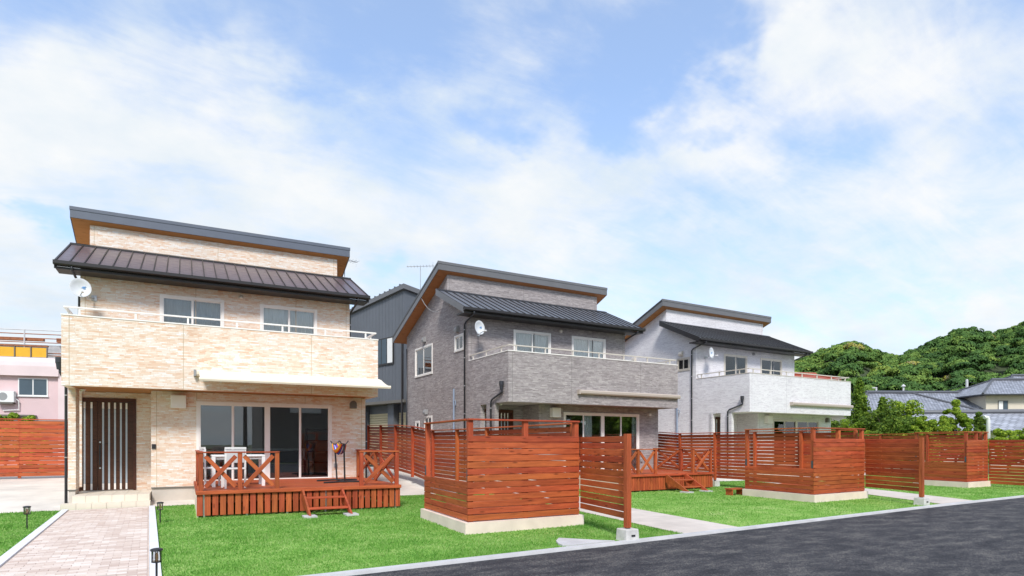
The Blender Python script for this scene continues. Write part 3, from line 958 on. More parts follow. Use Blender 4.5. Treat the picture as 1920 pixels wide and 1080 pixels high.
    window(h, 'x', 0.0, 3.25, 4.01, 4.93, 5.50, [3.25, 3.63, 4.01], fram, [(3.65, 4.0, M_CURT)] if i == 1 else None)
    if i:
        window(h, 'x', 0.0, 6.20, 7.00, 1.75, 2.65, [6.20, 6.6, 7.0], fram)
        window(h, 'x', 0.0, 7.57, 8.0, 2.05, 2.48, [7.57, 8.0], fram)
    # --- small fittings
    if i:
        for y, z in ((6.93, 5.82), (3.73, 5.72), (6.75, 2.83)):
            MB().prism([(-0.0, z - 0.1), (-0.13, z - 0.1), (-0.15, z - 0.02), (-0.11, z + 0.08), (-0.05, z + 0.11), (-0.0, z + 0.11)], 'y', y - 0.1, y + 0.1).build('vent_hood', M_GREYP if i == 1 else M_ALU, h)
        MB().tube([(-0.07, 3.96, 0.0), (-0.07, 3.96, 3.56)], 0.035, 8).tube([(-0.07, 3.96, 3.1), (-0.07, 3.80, 3.1), (-0.07, 3.80, 2.95)], 0.02, 6).build('service_pipe', M_BLUEP, h)
    v = MB().lathe([(0.075, 0), (0.075, 0.02), (0.06, 0.06), (0.03, 0.085)], (0, 0, 0), 14).build('vent_cap', M_ALU if i == 0 else M_GREYP if i == 2 else M_ALU, h, smooth=True)
    v.location = (3.95, DB, 5.88)
    v.rotation_euler = (R(90), 0, 0)
    B('vent_cover', M_CREAM, h, 2.15, 2.50, YL - 0.20, YL, 2.44, 2.77, bevel=0.015)
    if i == 1:
        B('wall_lamp', M_WHITE, h, 6.62, 6.73, YL - 0.10, YL, 2.58, 2.68, bevel=0.01)
    else:
        MB().prism([(6.70 + 0.09 + 0.09 * math.cos(a), 2.68 + 0.10 * math.sin(a)) for a in [math.pi * k / 8 for k in range(9)]] + [(6.70, 2.56), (6.88, 2.56)], 'y', YL - 0.12, YL).build('wall_lamp', M_FLASH, h)
    B('outlet_box', M_GREYP, h, 6.25, 6.34, YL - 0.05, YL, 0.85, 0.96, bevel=0.008)
    B('intercom', M_BLACK, h, 1.73, 1.82, YL - 0.03, YL, 1.40, 1.52)
    MB().lathe([(0.05, 0.0), (0.05, 0.03), (0.07, 0.04)], (0.28, 1.0, 2.805), 14).build('porch_light', M_WHITE, h)
    # --- rain pipes with clips
    def pipe(pts, clips=()):
        o = MB().tube(pts, 0.032, 8).build('downpipe', M_PIPE, h, smooth=True)
        for (x, y, z) in clips:
            MB().lathe([(0.037, -0.012), (0.037, 0.012)], (x, y, z), 8).build('clip', M_STEEL, o)
    pipe([(-0.06, 0.30, 3.25), (-0.06, 0.30, 3.18), (-0.06, 0.98, 2.98), (-0.06, 1.06, 2.90), (-0.06, 1.06, 0.0)], [(-0.06, 1.06, 2.7), (-0.06, 1.06, 1.2)])
    MB().lathe([(0.045, -0.14), (0.065, 0.0), (0.075, 0.02), (0.075, 0.14)], (-0.085, 0.30, 3.38), 10).build('rain_hopper', M_PIPE, h)
    pipe([(-0.10, 2.2, 6.10), (-0.10, 2.2, 6.03), (-0.06, 2.95, 5.86), (-0.05, 3.08, 5.78), (-0.05, 3.08, 0.0)], [(-0.05, 3.08, z) for z in (5.6, 4.6, 3.6, 2.6)])
    pipe([(7.28, 2.2, 6.10), (7.28, 2.2, 6.03), (7.22, 2.95, 5.80), (7.21, 3.05, 5.72), (7.21, 3.05, 2.5), (7.22, 1.05, 2.45), (7.22, 1.05, 0.0)], [(7.21, 3.05, 5.4), (7.22, 1.05, 1.6)])
    if i:
        pipe([(-0.05, 8.98, 5.70), (-0.05, 8.98, 0.0)])
    # --- awning
    ca = MB()
    ca.prism([(0.0, 3.20), (-0.10, 3.20), (-0.125, 3.24), (-0.125, 3.31), (-0.09, 3.345), (0.0, 3.345)], 'x', 2.72, 7.30)
    ao = ca.build('awning', M_AWN if i == 0 else M_AWNC, h)
    B('end_bracket', M_GREYP if i == 0 else M_AWNC, ao, 2.66, 2.716, -0.13, 0.0, 3.195, 3.35)
    if i == 0:
        k = MB()
        N = 12
        for j in range(N):
            t0, t1 = j / N, (j + 1) / N
            f = lambda t: (-0.128 - 0.80 * t, 3.325 - 0.245 * t - 0.02 * math.sin(math.pi * t))
            (ya, za), (yb, zb) = f(t0), f(t1)
            k.quad((2.78, ya, za), (2.78, yb, zb), (7.33, yb, zb), (7.33, ya, za))
        k.build('awning_canvas', M_AWN, ao, smooth=True)
        MB().prism([(-0.93, 3.09), (-0.97, 3.09), (-0.985, 3.05), (-0.97, 3.01), (-0.93, 3.01)], 'x', 2.76, 7.36).build('front_bar', M_AWN, ao)
        for x in (3.4, 6.7):
            MB().tube([(x, -0.10, 3.22), (x + (0.25 if x < 5 else -0.25), -0.5, 3.15), (x, -0.92, 3.05)], 0.018, 6).build('folding_arm', M_WHITE, ao)
    return h


house(0, 'two-storey house clad in cream stone with brown metal lower roof and open awning')
house(1, 'two-storey house clad in grey stone with charcoal roofs and wood soffits')
house(2, 'two-storey house clad in white stone with black lower roof')


def hw(i, x, y, z=0.0):
    c, s = math.cos(HROT[i]), math.sin(HROT[i])
    return (HPOS[i][0] + c * x - s * y, HPOS[i][1] + s * x + c * y, z)


# satellite dishes
def dish(i, pos, face, label):
    t = thing('satellite_dish', label, 'satellite dish', hw(i, *pos), 0, 'satellite dishes on the front walls')
    n = Vector(face).normalized()
    m = n.to_track_quat('Z', 'Y').to_matrix()
    k = MB()
    prof = [(0.004, 0.0), (0.09, 0.008), (0.17, 0.03), (0.235, 0.06), (0.245, 0.058)]
    k.lathe(prof, (0, 0, 0), 28)
    k.f = k.f[:-1]
    k.lathe([(0.004, -0.012), (0.17, 0.016), (0.243, 0.050)], (0, 0, 0), 28)
    k.f = k.f[:-1]
    r = k.build('reflector', M_DISH, t, smooth=True)
    r.rotation_euler = m.to_euler()
    lg = MB()
    for a, b, c, d in ((0.03, 0.12, 0.00, 0.015), (0.05, 0.14, 0.025, 0.04), (0.07, 0.13, -0.025, -0.012)):
        zz = lambda x, y: 0.004 + 1.02 * (x * x + y * y)
        lg.v += [(a, c, zz(a, c) + 0.008), (b, c + 0.01, zz(b, c) + 0.008), (b - 0.02, d + 0.012, zz(b, d) + 0.008), (a, d, zz(a, d) + 0.008)]
        s = len(lg.v) - 4
        lg.f.append((s, s + 1, s + 2, s + 3))
    lg.build('emblem', M_LOGO, r)
    low = m @ Vector((0, -0.20, 0.03))
    if low.z > 0:
        low = m @ Vector((0, 0.20, 0.03))
    tip = n * 0.30 + Vector((0, 0, -0.15))
    MB().tube([low, tip], 0.012, 6).build('feed_arm', M_GREYP, t)
    fe = MB().tube([tip - n * 0.05 + Vector((0, 0, -0.01)), tip + n * 0.05], 0.032, 10).build('receiver', M_WHITE, t)
    wx, wy, wz = pos
    back = Vector(hw(i, wx + 0.25, 2.84, wz - 0.12)) - Vector(hw(i, *pos))
    MB().tube([-n * 0.02, back * 0.55 + Vector((0, 0, -0.12)), back], 0.02, 8).build('mount_arm', M_STEEL, t)
    B('mount_plate', M_STEEL, t, back.x - 0.06, back.x + 0.06, back.y - 0.02, back.y + 0.004, back.z - 0.07, back.z + 0.07)


dish(0, (0.06, 2.30, 5.58), (0.30, -0.95, 0.06), 'white satellite dish at the corner of the cream house upper wall')
dish(1, (0.12, 2.30, 5.56), (0.34, -0.94, 0.05), 'white satellite dish on the grey house wall above its balcony')
dish(2, (0.35, 2.35, 5.60), (0.30, -0.95, 0.05), 'white satellite dish on the white house wall above its balcony')


def antenna(p, h, rz, label):
    t = thing('antenna', label, 'antenna', p, rz, 'rooftop aerials')
    MB().tube([(0, 0, 0), (0, 0, h)], 0.016, 6).build('mast', M_STEEL, t)
    MB().tube([(-0.55, 0, h - 0.03), (0.55, 0, h + 0.03)], 0.012, 6).build('boom', M_STEEL, t)
    for k in range(9):
        x = -0.5 + k * 0.125
        MB().tube([(x, -0.14 - 0.01 * k, h + 0.05 * x), (x, 0.14 + 0.01 * k, h + 0.05 * x)], 0.006, 4).build('element', M_STEEL, t)
    MB().tube([(0.5, 0, h - 0.15), (0.5, 0, h + 0.2)], 0.006, 4).build('element', M_STEEL, t)


antenna(hw(0, 7.60, 5.5, 7.62), 0.62, R(20), 'tv aerial at the right roof edge of the cream house')
antenna(hw(1, -0.40, 6.45, 7.62), 1.05, R(-25), 'tv aerial on the sloping roof edge of the grey house')


cb = MB().tube([Vector(hw(1, -0.42, 6.3, 7.35)).lerp(Vector(hw(1, -0.06, 5.2, 6.75)), k / 6) - Vector((0, 0, 0.28 * 4 * (k / 6) * (1 - k / 6))) for k in range(7)], 0.013, 5)
tag(cb.build('aerial_cable', M_GREYP), 'thin grey cable looping under the grey house roof edge', 'cable')

# ------------------------------------------------------------------ decks
def xbay(t, a, b, z0, z1, d=0.03):
    """crossed braces between two posts; a, b the post faces (2-D)"""
    ax, ay = a
    bx_, by = b
    n = Vector((-(by - ay), bx_ - ax, 0)).normalized() * 0.021
    u = Vector((bx_ - ax, by - ay, 0)).normalized()
    for k, (za, zb) in enumerate(((z0, z1), (z1, z0))):
        q = n if k else -n
        p0 = Vector((ax, ay, za)) + q
        p1 = Vector((bx_, by, zb)) + q
        e = (p1 - p0).normalized()
        stick('brace', p0 + e * 0.06, p1 - e * 0.06, 0.085, 0.036, M_WOOD, t, up=Vector((0, 0, 1)))


def deck(i, x0, x1, yf, yb, pitch, bw, label):
    t = thing('wooden_deck', label, 'deck', hw(i, 0, 0), HROT[i], 'timber terraces')
    zt = 0.555
    n = int(round((yb - yf) / 0.145))
    for k in range(n):
        y = yf + (k + 0.5) * (yb - yf) / n
        stick('deck_board', (x0, y, zt - 0.015), (x1, y, zt - 0.015), 0.03, (yb - yf) / n - 0.006, M_WOOD, t)
    stick('fascia_board', (x0 - 0.03, yf - 0.018, zt - 0.035), (x1 + 0.03, yf - 0.018, zt - 0.035), 0.075, 0.03, M_WOOD, t)
    for x in (x0 - 0.018, x1 + 0.018):
        stick('fascia_board', (x, yf + 0.0, zt - 0.035), (x, yb, zt - 0.035), 0.075, 0.03, M_WOOD, t)
    m = int((x1 - x0) / pitch)
    for k in range(m + 1):
        x = x0 + 0.04 + k * (x1 - x0 - 0.08) / m
        stick('skirt_board', (x, yf + 0.03, 0.045), (x, yf + 0.03, zt - 0.075), bw, 0.022, M_WOOD, t, up=(1, 0, 0))
        stick_y = 0
    for k in range(2, m, 2):
        pass
    m2 = int((yb - yf) / pitch)
    for k in range(m2 + 1):
        y = yf + 0.06 + k * (yb - yf - 0.12) / m2
        stick('skirt_board', (x1 - 0.02, y, 0.045), (x1 - 0.02, y, zt - 0.075), bw, 0.022, M_WOOD, t, up=(0, 1, 0))
    B('side_panel', M_BASE, t, x0 - 0.012, x0 + 0.02, yf + 0.05, yb - 0.02, -0.02, zt - 0.075)
    for k in range(6):
        x = x0 + 0.12 + k * (x1 - x0 - 0.2) / 5
        MB().box(x - 0.02, x + 0.02, yf + 0.055, yf + 0.095, -0.02, zt - 0.05).build('steel_leg', M_STEEL, t)
    B('joist', M_WOOD, t, x0 + 0.05, x1 - 0.05, yf + 0.10, yf + 0.14, 0.30, 0.42)
    # railings
    zr = 1.365
    P = 0.085

    def post(x, y):
        stick('post', (x, y, zt), (x, y, zr - 0.03), P, P, M_WOOD, t, up=(1, 0, 0))

    def rail(a, b):
        stick('rail', (a[0], a[1], zr - 0.015), (b[0], b[1], zr - 0.015), 0.03, 0.115, M_WOOD, t)
    yp = yf + 0.055
    xa, xm, xb, xc, xd = x0 + 0.06, x0 + 0.80, x0 + 1.54, x1 - 0.90, x1 - 0.06
    ys_ = [yp, (yp + yb - 0.1) / 2, yb - 0.10]
    for x in (xa, xm, xb, xc, xd):
        post(x, yp)
    for y in ys_[1:]:
        post(xa, y)
        post(xd, y)
    rail((xa - 0.05, yp), (xb + 0.05, yp))
    rail((xc - 0.05, yp), (xd + 0.05, yp))
    rail((xa, yp + 0.06), (xa, yb - 0.02))
    rail((xd, yp + 0.06), (xd, yb - 0.02))
    h = P / 2
    xbay(t, (xa + h, yp), (xm - h, yp), zt + 0.03, zr - 0.05)
    xbay(t, (xm + h, yp), (xb - h, yp), zt + 0.03, zr - 0.05)
    xbay(t, (xc + h, yp), (xd - h, yp), zt + 0.03, zr - 0.05)
    for x in (xa, xd):
        for a, b in zip(ys_, ys_[1:]):
            xbay(t, (x, a + h), (x, b - h), zt + 0.03, zr - 0.05)
    return t


def steps(i, x0, x1, yf, run, label):
    t = thing('deck_steps', label, 'steps', hw(i, 0, 0), HROT[i], 'steps up to the decks')
    for x in (x0, x1):
        MB().prism([(yf - 0.02, 0.52), (yf - 0.02, 0.28), (yf - run + 0.06, 0.045), (yf - run - 0.16, 0.045), (yf - 0.10, 0.52)], 'x', x - 0.02, x + 0.02).build('stringer', M_WOOD, t)
        B('pad_stone', M_KERB, t, x - 0.13, x + 0.13, yf - run - 0.24, yf - run + 0.10, -0.03, 0.042)
    for k, z in enumerate((0.155, 0.355)):
        y = yf - run * (0.74 - 0.38 * k)
        stick('tread', (x0 + 0.022, y, z), (x1 - 0.022, y, z), 0.036, 0.24, M_WOOD, t)
    return t


deck(0, 2.70, 6.98, -2.93, 0.90, 0.147, 0.112, 'red-stained wooden deck in front of the cream house window')
steps(0, 4.75, 5.60, -2.96, 0.85, 'red wooden steps up to the deck of the cream house')
deck(1, 2.85, 6.98, -1.95, 0.90, 0.109, 0.098, 'red-stained wooden deck in front of the grey house window')
steps(1, 4.75, 5.60, -1.98, 0.85, 'red wooden steps up to the deck of the grey house')


# deck furniture of the cream house
def chair(x, y, rz, label):
    t = thing('garden_chair', label, 'chair', hw(0, x, y, 0.555), HROT[0] + rz, 'white chairs on the deck')
    B('seat', M_WHITE, t, -0.22, 0.22, -0.21, 0.21, 0.41, 0.445, bevel=0.01)
    for a in (-0.20, 0.20):
        for b in (-0.19, 0.19):
            B('leg', M_WHITE, t, a - 0.018, a + 0.018, b - 0.018, b + 0.018, 0, 0.41)
        B('back_post', M_WHITE, t, a - 0.018, a + 0.018, -0.21, -0.175, 0.445, 0.86)
    MB().prism([(-0.215, 0.56), (-0.20, 0.56), (-0.215, 0.85), (-0.23, 0.85)], 'x', -0.18, 0.18).build('backrest', simple('chair_mesh', (0.6, 0.6, 0.6), 0.8), t)
    B('top_rail', M_WHITE, t, -0.218, 0.218, -0.222, -0.185, 0.86, 0.90)


chair(3.42, -2.15, R(8), 'white garden chair between deck railing and white table')
chair(3.02, -1.55, R(-80), 'white garden chair at the end of the white table')
t = thing('garden_table', 'white garden table on the deck behind the crossed railing', 'table', hw(0, 3.62, -1.42, 0.555), HROT[0])
B('table_top', M_WHITE, t, -0.62, 0.50, -0.36, 0.36, 0.68, 0.72, bevel=0.008)
B('apron_frame', M_WHITE, t, -0.57, 0.45, -0.31, 0.31, 0.62, 0.68)
for a in (-0.58, 0.46):
    for b in (-0.32, 0.32):
        B('leg', M_WHITE, t, a - 0.035, a + 0.035, b - 0.035, b + 0.035, 0, 0.68)

# hammock stand with striped hammock folded over it
t = thing('hammock_stand', 'black steel hammock stand on the deck beside the railing', 'hammock stand', hw(0, 6.0, -1.1, 0.555), HROT[0])
for y in (-0.45, 0.45):
    MB().tube([(-0.52, y - 0.05, 0.02), (-0.1, y, 0.03), (0.1, y, 0.03), (0.52, y - 0.02, 0.02)], 0.022, 8).build('foot', M_BLACK, t)
MB().tube([(0, -0.45, 0.03), (0, 0.45, 0.03)], 0.022, 8).build('base_bar', M_BLACK, t)
for y, s in ((-0.45, 1), (0.45, -1)):
    MB().tube([(0, y, 0.03), (-0.02, y - 0.04 * s, 0.5), (-0.04, y - 0.08 * s, 0.98)], 0.022, 8).build('upright', M_BLACK, t)
    for q in (-1, 1):
        MB().tube([(-0.04, y - 0.08 * s, 0.96), (-0.04 + 0.06 * q, y - 0.08 * s, 0.98), (-0.04 + 0.11 * q, y - 0.08 * s, 1.05)], 0.014, 6).build('hook', M_BLACK, t)
hm = MB()
uvs = []
NU, NV = 16, 18
for a in range(NU + 1):
    for b in range(NV + 1):
        u, v = a / NU, b / NV
        y = -0.53 + 1.06 * v
        sag = 0.20 * math.sin(math.pi * v)
        wdt = 0.07 + 0.06 * math.sin(math.pi * v)
        x = -0.04 + (u - 0.5) * 2 * wdt
        z = 1.0 - sag - (0.10 * (1 - (2 * u - 1) ** 2)) * (0.5 + 0.5 * math.sin(math.pi * v)) + 0.015 * math.sin(u * 21 + v * 5)
        hm.v.append((x, y, z))
        uvs.append((u, v))
for a in range(NU):
    for b in range(NV):
        s = a * (NV + 1) + b
        hm.f.append((s, s + 1, s + NV + 2, s + NV + 1))
ho = hm.build('hammock', M_HAMM, None, smooth=True)
ho.location = hw(0, 6.0, -1.1, 0.555)
ho.rotation_euler = (0, 0, HROT[0])
ul = ho.data.uv_layers.new(name='UVMap')
for lp in ho.data.loops:
    ul.data[lp.index].uv = uvs[lp.vertex_index]
tag(ho, 'blue, red and yellow striped hammock slung over the black stand', 'hammock')

# furniture behind the glass of the cream house
t = thing('kitchen_counter', 'white kitchen counter seen through the glass doors of the cream house', 'counter', hw(0, 4.9, 4.4, 0.47), HROT[0])
B('cabinet', M_WHITE, t, -1.2, 1.3, -0.3, 0.3, 0, 0.86)
B('worktop', M_WHITE, t, -1.24, 1.34, -0.33, 0.33, 0.86, 0.90)
t = thing('sofa', 'dark fabric sofa seen through the glass doors of the cream house', 'sofa', hw(0, 4.9, 2.2, 0.47), HROT[0])
B('seat', M_CLOTHD, t, -0.7, 0.7, -0.35, 0.35, 0.08, 0.42, bevel=0.04)
B('backrest', M_CLOTHD, t, -0.7, 0.7, 0.2, 0.42, 0.42, 0.85, bevel=0.05)
for x in (-0.82, 0.70):
    B('armrest', M_CLOTHD, t, x, x + 0.12, -0.35, 0.42, 0.08, 0.58, bevel=0.03)
t = thing('shelf_unit', 'brown open shelf unit behind the glass doors of the cream house', 'shelf', hw(0, 6.3, 3.4, 0.47), HROT[0])
for x in (-0.4, 0.38):
    B('upright', M_DOOR, t, x, x + 0.03, -0.15, 0.15, 0, 1.55)
for z in (0.1, 0.45, 0.8, 1.15, 1.5):
    B('shelf', M_DOOR, t, -0.37, 0.38, -0.15, 0.15, z, z + 0.03)


# ------------------------------------------------------------------ slat fences
PITCH, BH = 0.1125, 0.099


def slats(t, a, b, z0, n, parts=1, zb=None, name='slat'):
    """n boards one above the other between plan points a and b (z0 the lowest edge at a, zb at b)"""
    a, b = Vector(a), Vector(b)
    zb = z0 if zb is None else zb
    for k in range(n):
        z = z0 + k * PITCH + BH / 2
        z2 = zb + k * PITCH + BH / 2
        dz = rnd.uniform(-0.0025, 0.0025)
        for q in range(parts):
            p, r = a.lerp(b, q / parts), a.lerp(b, (q + 1) / parts)
            g = (r - p).normalized() * 0.002
            stick(name, (p.x + g.x, p.y + g.y, z + (z2 - z) * q / parts + dz), (r.x - g.x, r.y - g.y, z + (z2 - z) * (q + 1) / parts + dz), BH, 0.022, M_WOOD, t, jitter=0.0006)


def post(t, p, z0, z1, w=0.09):
    stick('post', (p[0], p[1], z0), (p[0], p[1], z1), w, w, M_WOOD, t, up=(1, 0, 0))


ENC_G = 'slatted enclosures beside the road'


def enclosure(C, Rr, L, label):
    """raised platform on a concrete base, slat walls: tall in front, low at the left with open posts above. C, R, L: base corners (front left, front right, rear left)"""
    C, Rr, L = Vector(C), Vector(Rr), Vector(L)
    rx = (Rr - C).normalized()
    ly = (L - C).normalized()
    t = thing('slat_enclosure', label, 'enclosure', (0, 0, 0), 0, ENC_G)
    BL = Rr + (L - C)
    k = MB().prism([tuple(C), tuple(Rr), tuple(BL), tuple(L)], 'z', -0.05, 0.195)
    k.build('base', M_BASE, t)
    c = C + rx * 0.08 + ly * 0.08
    r = Rr - rx * 0.06 + ly * 0.08
    l = L + rx * 0.08 - ly * 0.04
    slats(t, c - rx * 0.012, r, 0.213, 13)
    slats(t, c + ly * 0.012, l, 0.213, 6)
    inn = 0.057
    post(t, c + rx * inn + ly * inn, 0.196, 1.93)
    post(t, r - rx * 0.05 + ly * inn, 0.196, 1.93)
    post(t, (c + r) / 2 + ly * inn, 0.196, 1.93)
    post(t, l + rx * inn - ly * 0.03, 0.196, 1.93)
    z = 1.945
    a, b = c + ly * 0.04, r + ly * 0.04
    stick('top_rail', (a.x, a.y, z), (b.x, b.y, z), 0.03, 0.13, M_WOOD, t)
    a2, b2 = c + rx * 0.04 + ly * 0.106, l + rx * 0.04
    stick('top_rail', (a2.x, a2.y, z), (b2.x, b2.y, z), 0.03, 0.13, M_WOOD, t)
    for p in (c + rx * 0.004 + ly * 0.05, l + rx * 0.004 - ly * 0.03):
        d = ly * 0.028
        MB().prism([tuple(p - d), tuple(p + d), tuple(p + d + rx * 0.008), tuple(p - d + rx * 0.008)], 'z', 0.89, 1.08).build('bracket', M_BRACK, t)
    f = MB().prism([tuple(c + rx * 0.12 + ly * 0.12), tuple(r - rx * 0.12 + ly * 0.12), tuple(BL - rx * 0.14 - ly * 0.05), tuple(l + rx * 0.12 - ly * 0.05)], 'z', 0.197, 0.30)
    f.build('floor', M_WOOD, t)
    return c, r, l


def screen(r, e, z0, n, label, blk, low=0.20, block=True):
    """freestanding slat screen from the enclosure's corner r out to a post e on a concrete block"""
    r, e = Vector(r), Vector(e)
    d = (e - r).normalized()
    t = thing('slat_screen', label, 'screen', (0, 0, 0), 0, 'slat screens running out to the road')
    slats(t, r + d * 0.02, e, z0, n)
    nn = Vector((-d.y, d.x))
    post(t, e - nn * 0.0 - d * 0.0 + Vector((0, 0)) + nn * (-0.056), low, z0 + n * PITCH + 0.02)
    if block:
        q = e + nn * (-0.056)
        k = MB()
        s = 0.135
        k.v = [(-s, -s, -0.03), (s, -s, -0.03), (s, s, -0.03), (-s, s, -0.03), (-s + .012, -s + .012, 0.185), (s - .012, -s + .012, 0.185), (s - .012, s - .012, 0.185), (-s + .012, s - .012, 0.185)]
        k.f = [(0, 3, 2, 1), (4, 5, 6, 7), (0, 1, 5, 4), (1, 2, 6, 5), (2, 3, 7, 6), (3, 0, 4, 7)]
        o = k.build('post_block', M_BLOCK, None, bevel=0.012)
        o.location = (q.x, q.y, 0)
        tag(o, blk, 'concrete block', 'concrete post blocks')
        B('slot', M_BLACK, o, -0.03, 0.045, -s - 0.001, -s + 0.03, 0.07, 0.10)
        MB().box(q.x - 0.03, q.x + 0.03, q.y - 0.03, q.y + 0.03, 0.17, low).build('post_foot', M_BLACK, t)


def fence(pts, z0s, n, label, side=1, pads=None, padh=None):
    """boundary fence: posts at pts (plan), boards on the far side, capping rail; z0s = lowest board edge at each post"""
    t = thing('slat_fence', label, 'fence', (0, 0, 0), 0, 'boundary slat fences')
    pts = [Vector(p) for p in pts]
    d = (pts[-1] - pts[0]).normalized()
    nn = Vector((d.y, -d.x)) * side                     # towards the boards
    for k, (p, z) in enumerate(zip(pts, z0s)):
        post(t, p, z - 0.06, z + n * PITCH + 0.03, 0.085)
        if padh and k:
            o = MB().box(-0.12, 0.12, -0.12, 0.12, -0.1, padh[k]).build('post_block', M_BLOCK, None)
            o.location = (p.x, p.y, 0)
            tag(o, 'pale block under the %s post of the fence by the grey house deck' % ('second', 'third', 'fourth', 'fifth', 'sixth', 'seventh', 'eighth')[k - 1], 'concrete block', 'concrete blocks under a fence')
            MB().box(p.x - 0.03, p.x + 0.03, p.y - 0.03, p.y + 0.03, padh[k] - 0.01, z - 0.055).build('post_foot', M_BLACK, t)
    for k in range(len(pts) - 1):
        slats(t, pts[k] + nn * 0.056, pts[k + 1] + nn * 0.056, z0s[k], n, 1, z0s[k + 1])
        a, b = pts[k], pts[k + 1]
        za, zb = z0s[k] + n * PITCH + 0.045, z0s[k + 1] + n * PITCH + 0.045
        stick('top_rail', (a.x, a.y, za), (b.x, b.y, zb), 0.028, 0.13, M_WOOD, t)
    return t


c1, r1, l1 = enclosure((4.42, 9.29), (6.87, 9.28), (4.62, 11.86), 'red slatted enclosure on a pale base, beside the deck of the cream house')
c2, r2, l2 = enclosure((14.66, 9.84), (17.22, 9.93), (14.92, 12.32), 'red slatted enclosure on a pale base, in front of the white house')
c3, r3, l3 = enclosure((24.15, 10.48), (25.85, 10.50), (24.40, 12.40), 'red slatted enclosure at the far end of the road, before the tiled roofs')
screen((r1.x + 0.02, r1.y - 0.01), (6.47, 7.50), 0.318, 12, 'red slat screen running from the enclosure of the cream house to the kerb', 'white concrete block under the slat screen beside the grey house path')
screen((r2.x + 0.02, r2.y - 0.01), (16.55, 8.16), 0.318, 12, 'red slat screen running from the enclosure before the white house to the kerb', 'white concrete block under the slat screen beside the white house path')
screen((r3.x + 0.02, r3.y - 0.01), (25.4, 8.75), 0.10, 14, 'red slat screen beyond the last enclosure, before the shrubs', '', 0.05, False)

d12 = Vector((7.16 - 6.80, 19.02 - 9.45)).normalized()
f12 = [Vector((6.86, 9.62)) + d12 * (1.93 * k) for k in range(9)]
fence(f12, [0.30 + max(0, gh(p.y)) for p in f12], 14, 'tall red slat fence between the cream house and the grey house')
f23 = [Vector((17.16, 10.25)) + Vector((0.01, 1)) * (1.72 * k) for k in range(8)]
fence(f23, [0.30 + 0.7 * max(0, gh(p.y)) for p in f23], 14, 'tall red slat fence between the grey house and the white house', 1, 'squat pale block under the fence behind the grey house deck', [0.20 + 0.7 * max(0, gh(p.y)) for p in f23])
f34 = [Vector((25.82, 10.8)) + Vector((0.012, 1)) * (1.8 * k) for k in range(8)]
fence(f34, [0.30 + 0.7 * max(0, gh(p.y)) for p in f34], 14, 'tall red slat fence beyond the white house, before the trees')
lf = [Vector((-10.2 + 2.05 * k, 25.4)) for k in range(5)]
PITCH, BH = 0.1305, 0.118
fence(lf, [0.46] * 5, 14, 'red slat fence across the yard in front of the pink building', 1)
PITCH, BH = 0.1125, 0.099

t = thing('step_box', 'small red wooden step at the rear of the enclosure before the white house', 'step', (14.86, 12.55, 0))
B('tread', M_WOOD, t, -0.28, 0.28, -0.14, 0.14, 0.17, 0.205)
for x in (-0.25, 0.21):
    B('leg', M_WOOD, t, x, x + 0.04, -0.12, 0.12, 0.0, 0.17)


# ------------------------------------------------------------------ garden lamps
def garden_lamp(x, y, label):
    t = thing('garden_lamp', label, 'garden lamp', (x, y, 0), 0, 'stake lamps along the path')
    MB().tube([(0, 0, -0.05), (0, 0, 0.265)], 0.011, 8).build('stake', M_BLACK, t)
    MB().lathe([(0.02, 0.258), (0.05, 0.265), (0.05, 0.277), (0.02, 0.28)], (0, 0, 0), 14).build('base_ring', M_BLACK, t)
    MB().lathe([(0.046, 0.28), (0.046, 0.385)], (0, 0, 0), 16).build('glass', M_LGLASS, t)
    for k in range(6):
        a = k * math.pi / 3 + 0.3
        MB().tube([(0.047 * math.cos(a), 0.047 * math.sin(a), 0.275), (0.047 * math.cos(a), 0.047 * math.sin(a), 0.39)], 0.0035, 4).build('bar', M_BLACK, t)
    MB().lathe([(0.012, 0.28), (0.018, 0.31), (0.016, 0.35), (0.006, 0.37)], (0, 0, 0), 10).build('bulb', M_LAMPGL, t)
    MB().lathe([(0.056, 0.385), (0.062, 0.392), (0.058, 0.408), (0.03, 0.416), (0.004, 0.418)], (0, 0, 0), 18).build('cap', M_BLACK, t)


garden_lamp(-2.10, 13.83, 'black stake lamp in the grass strip beyond the path, beside the pale yard')
garden_lamp(-0.03, 13.52, 'black stake lamp in the lawn between path and deck')
garden_lamp(-0.05, 7.55, 'black stake lamp beside the path edging, farthest from the house')

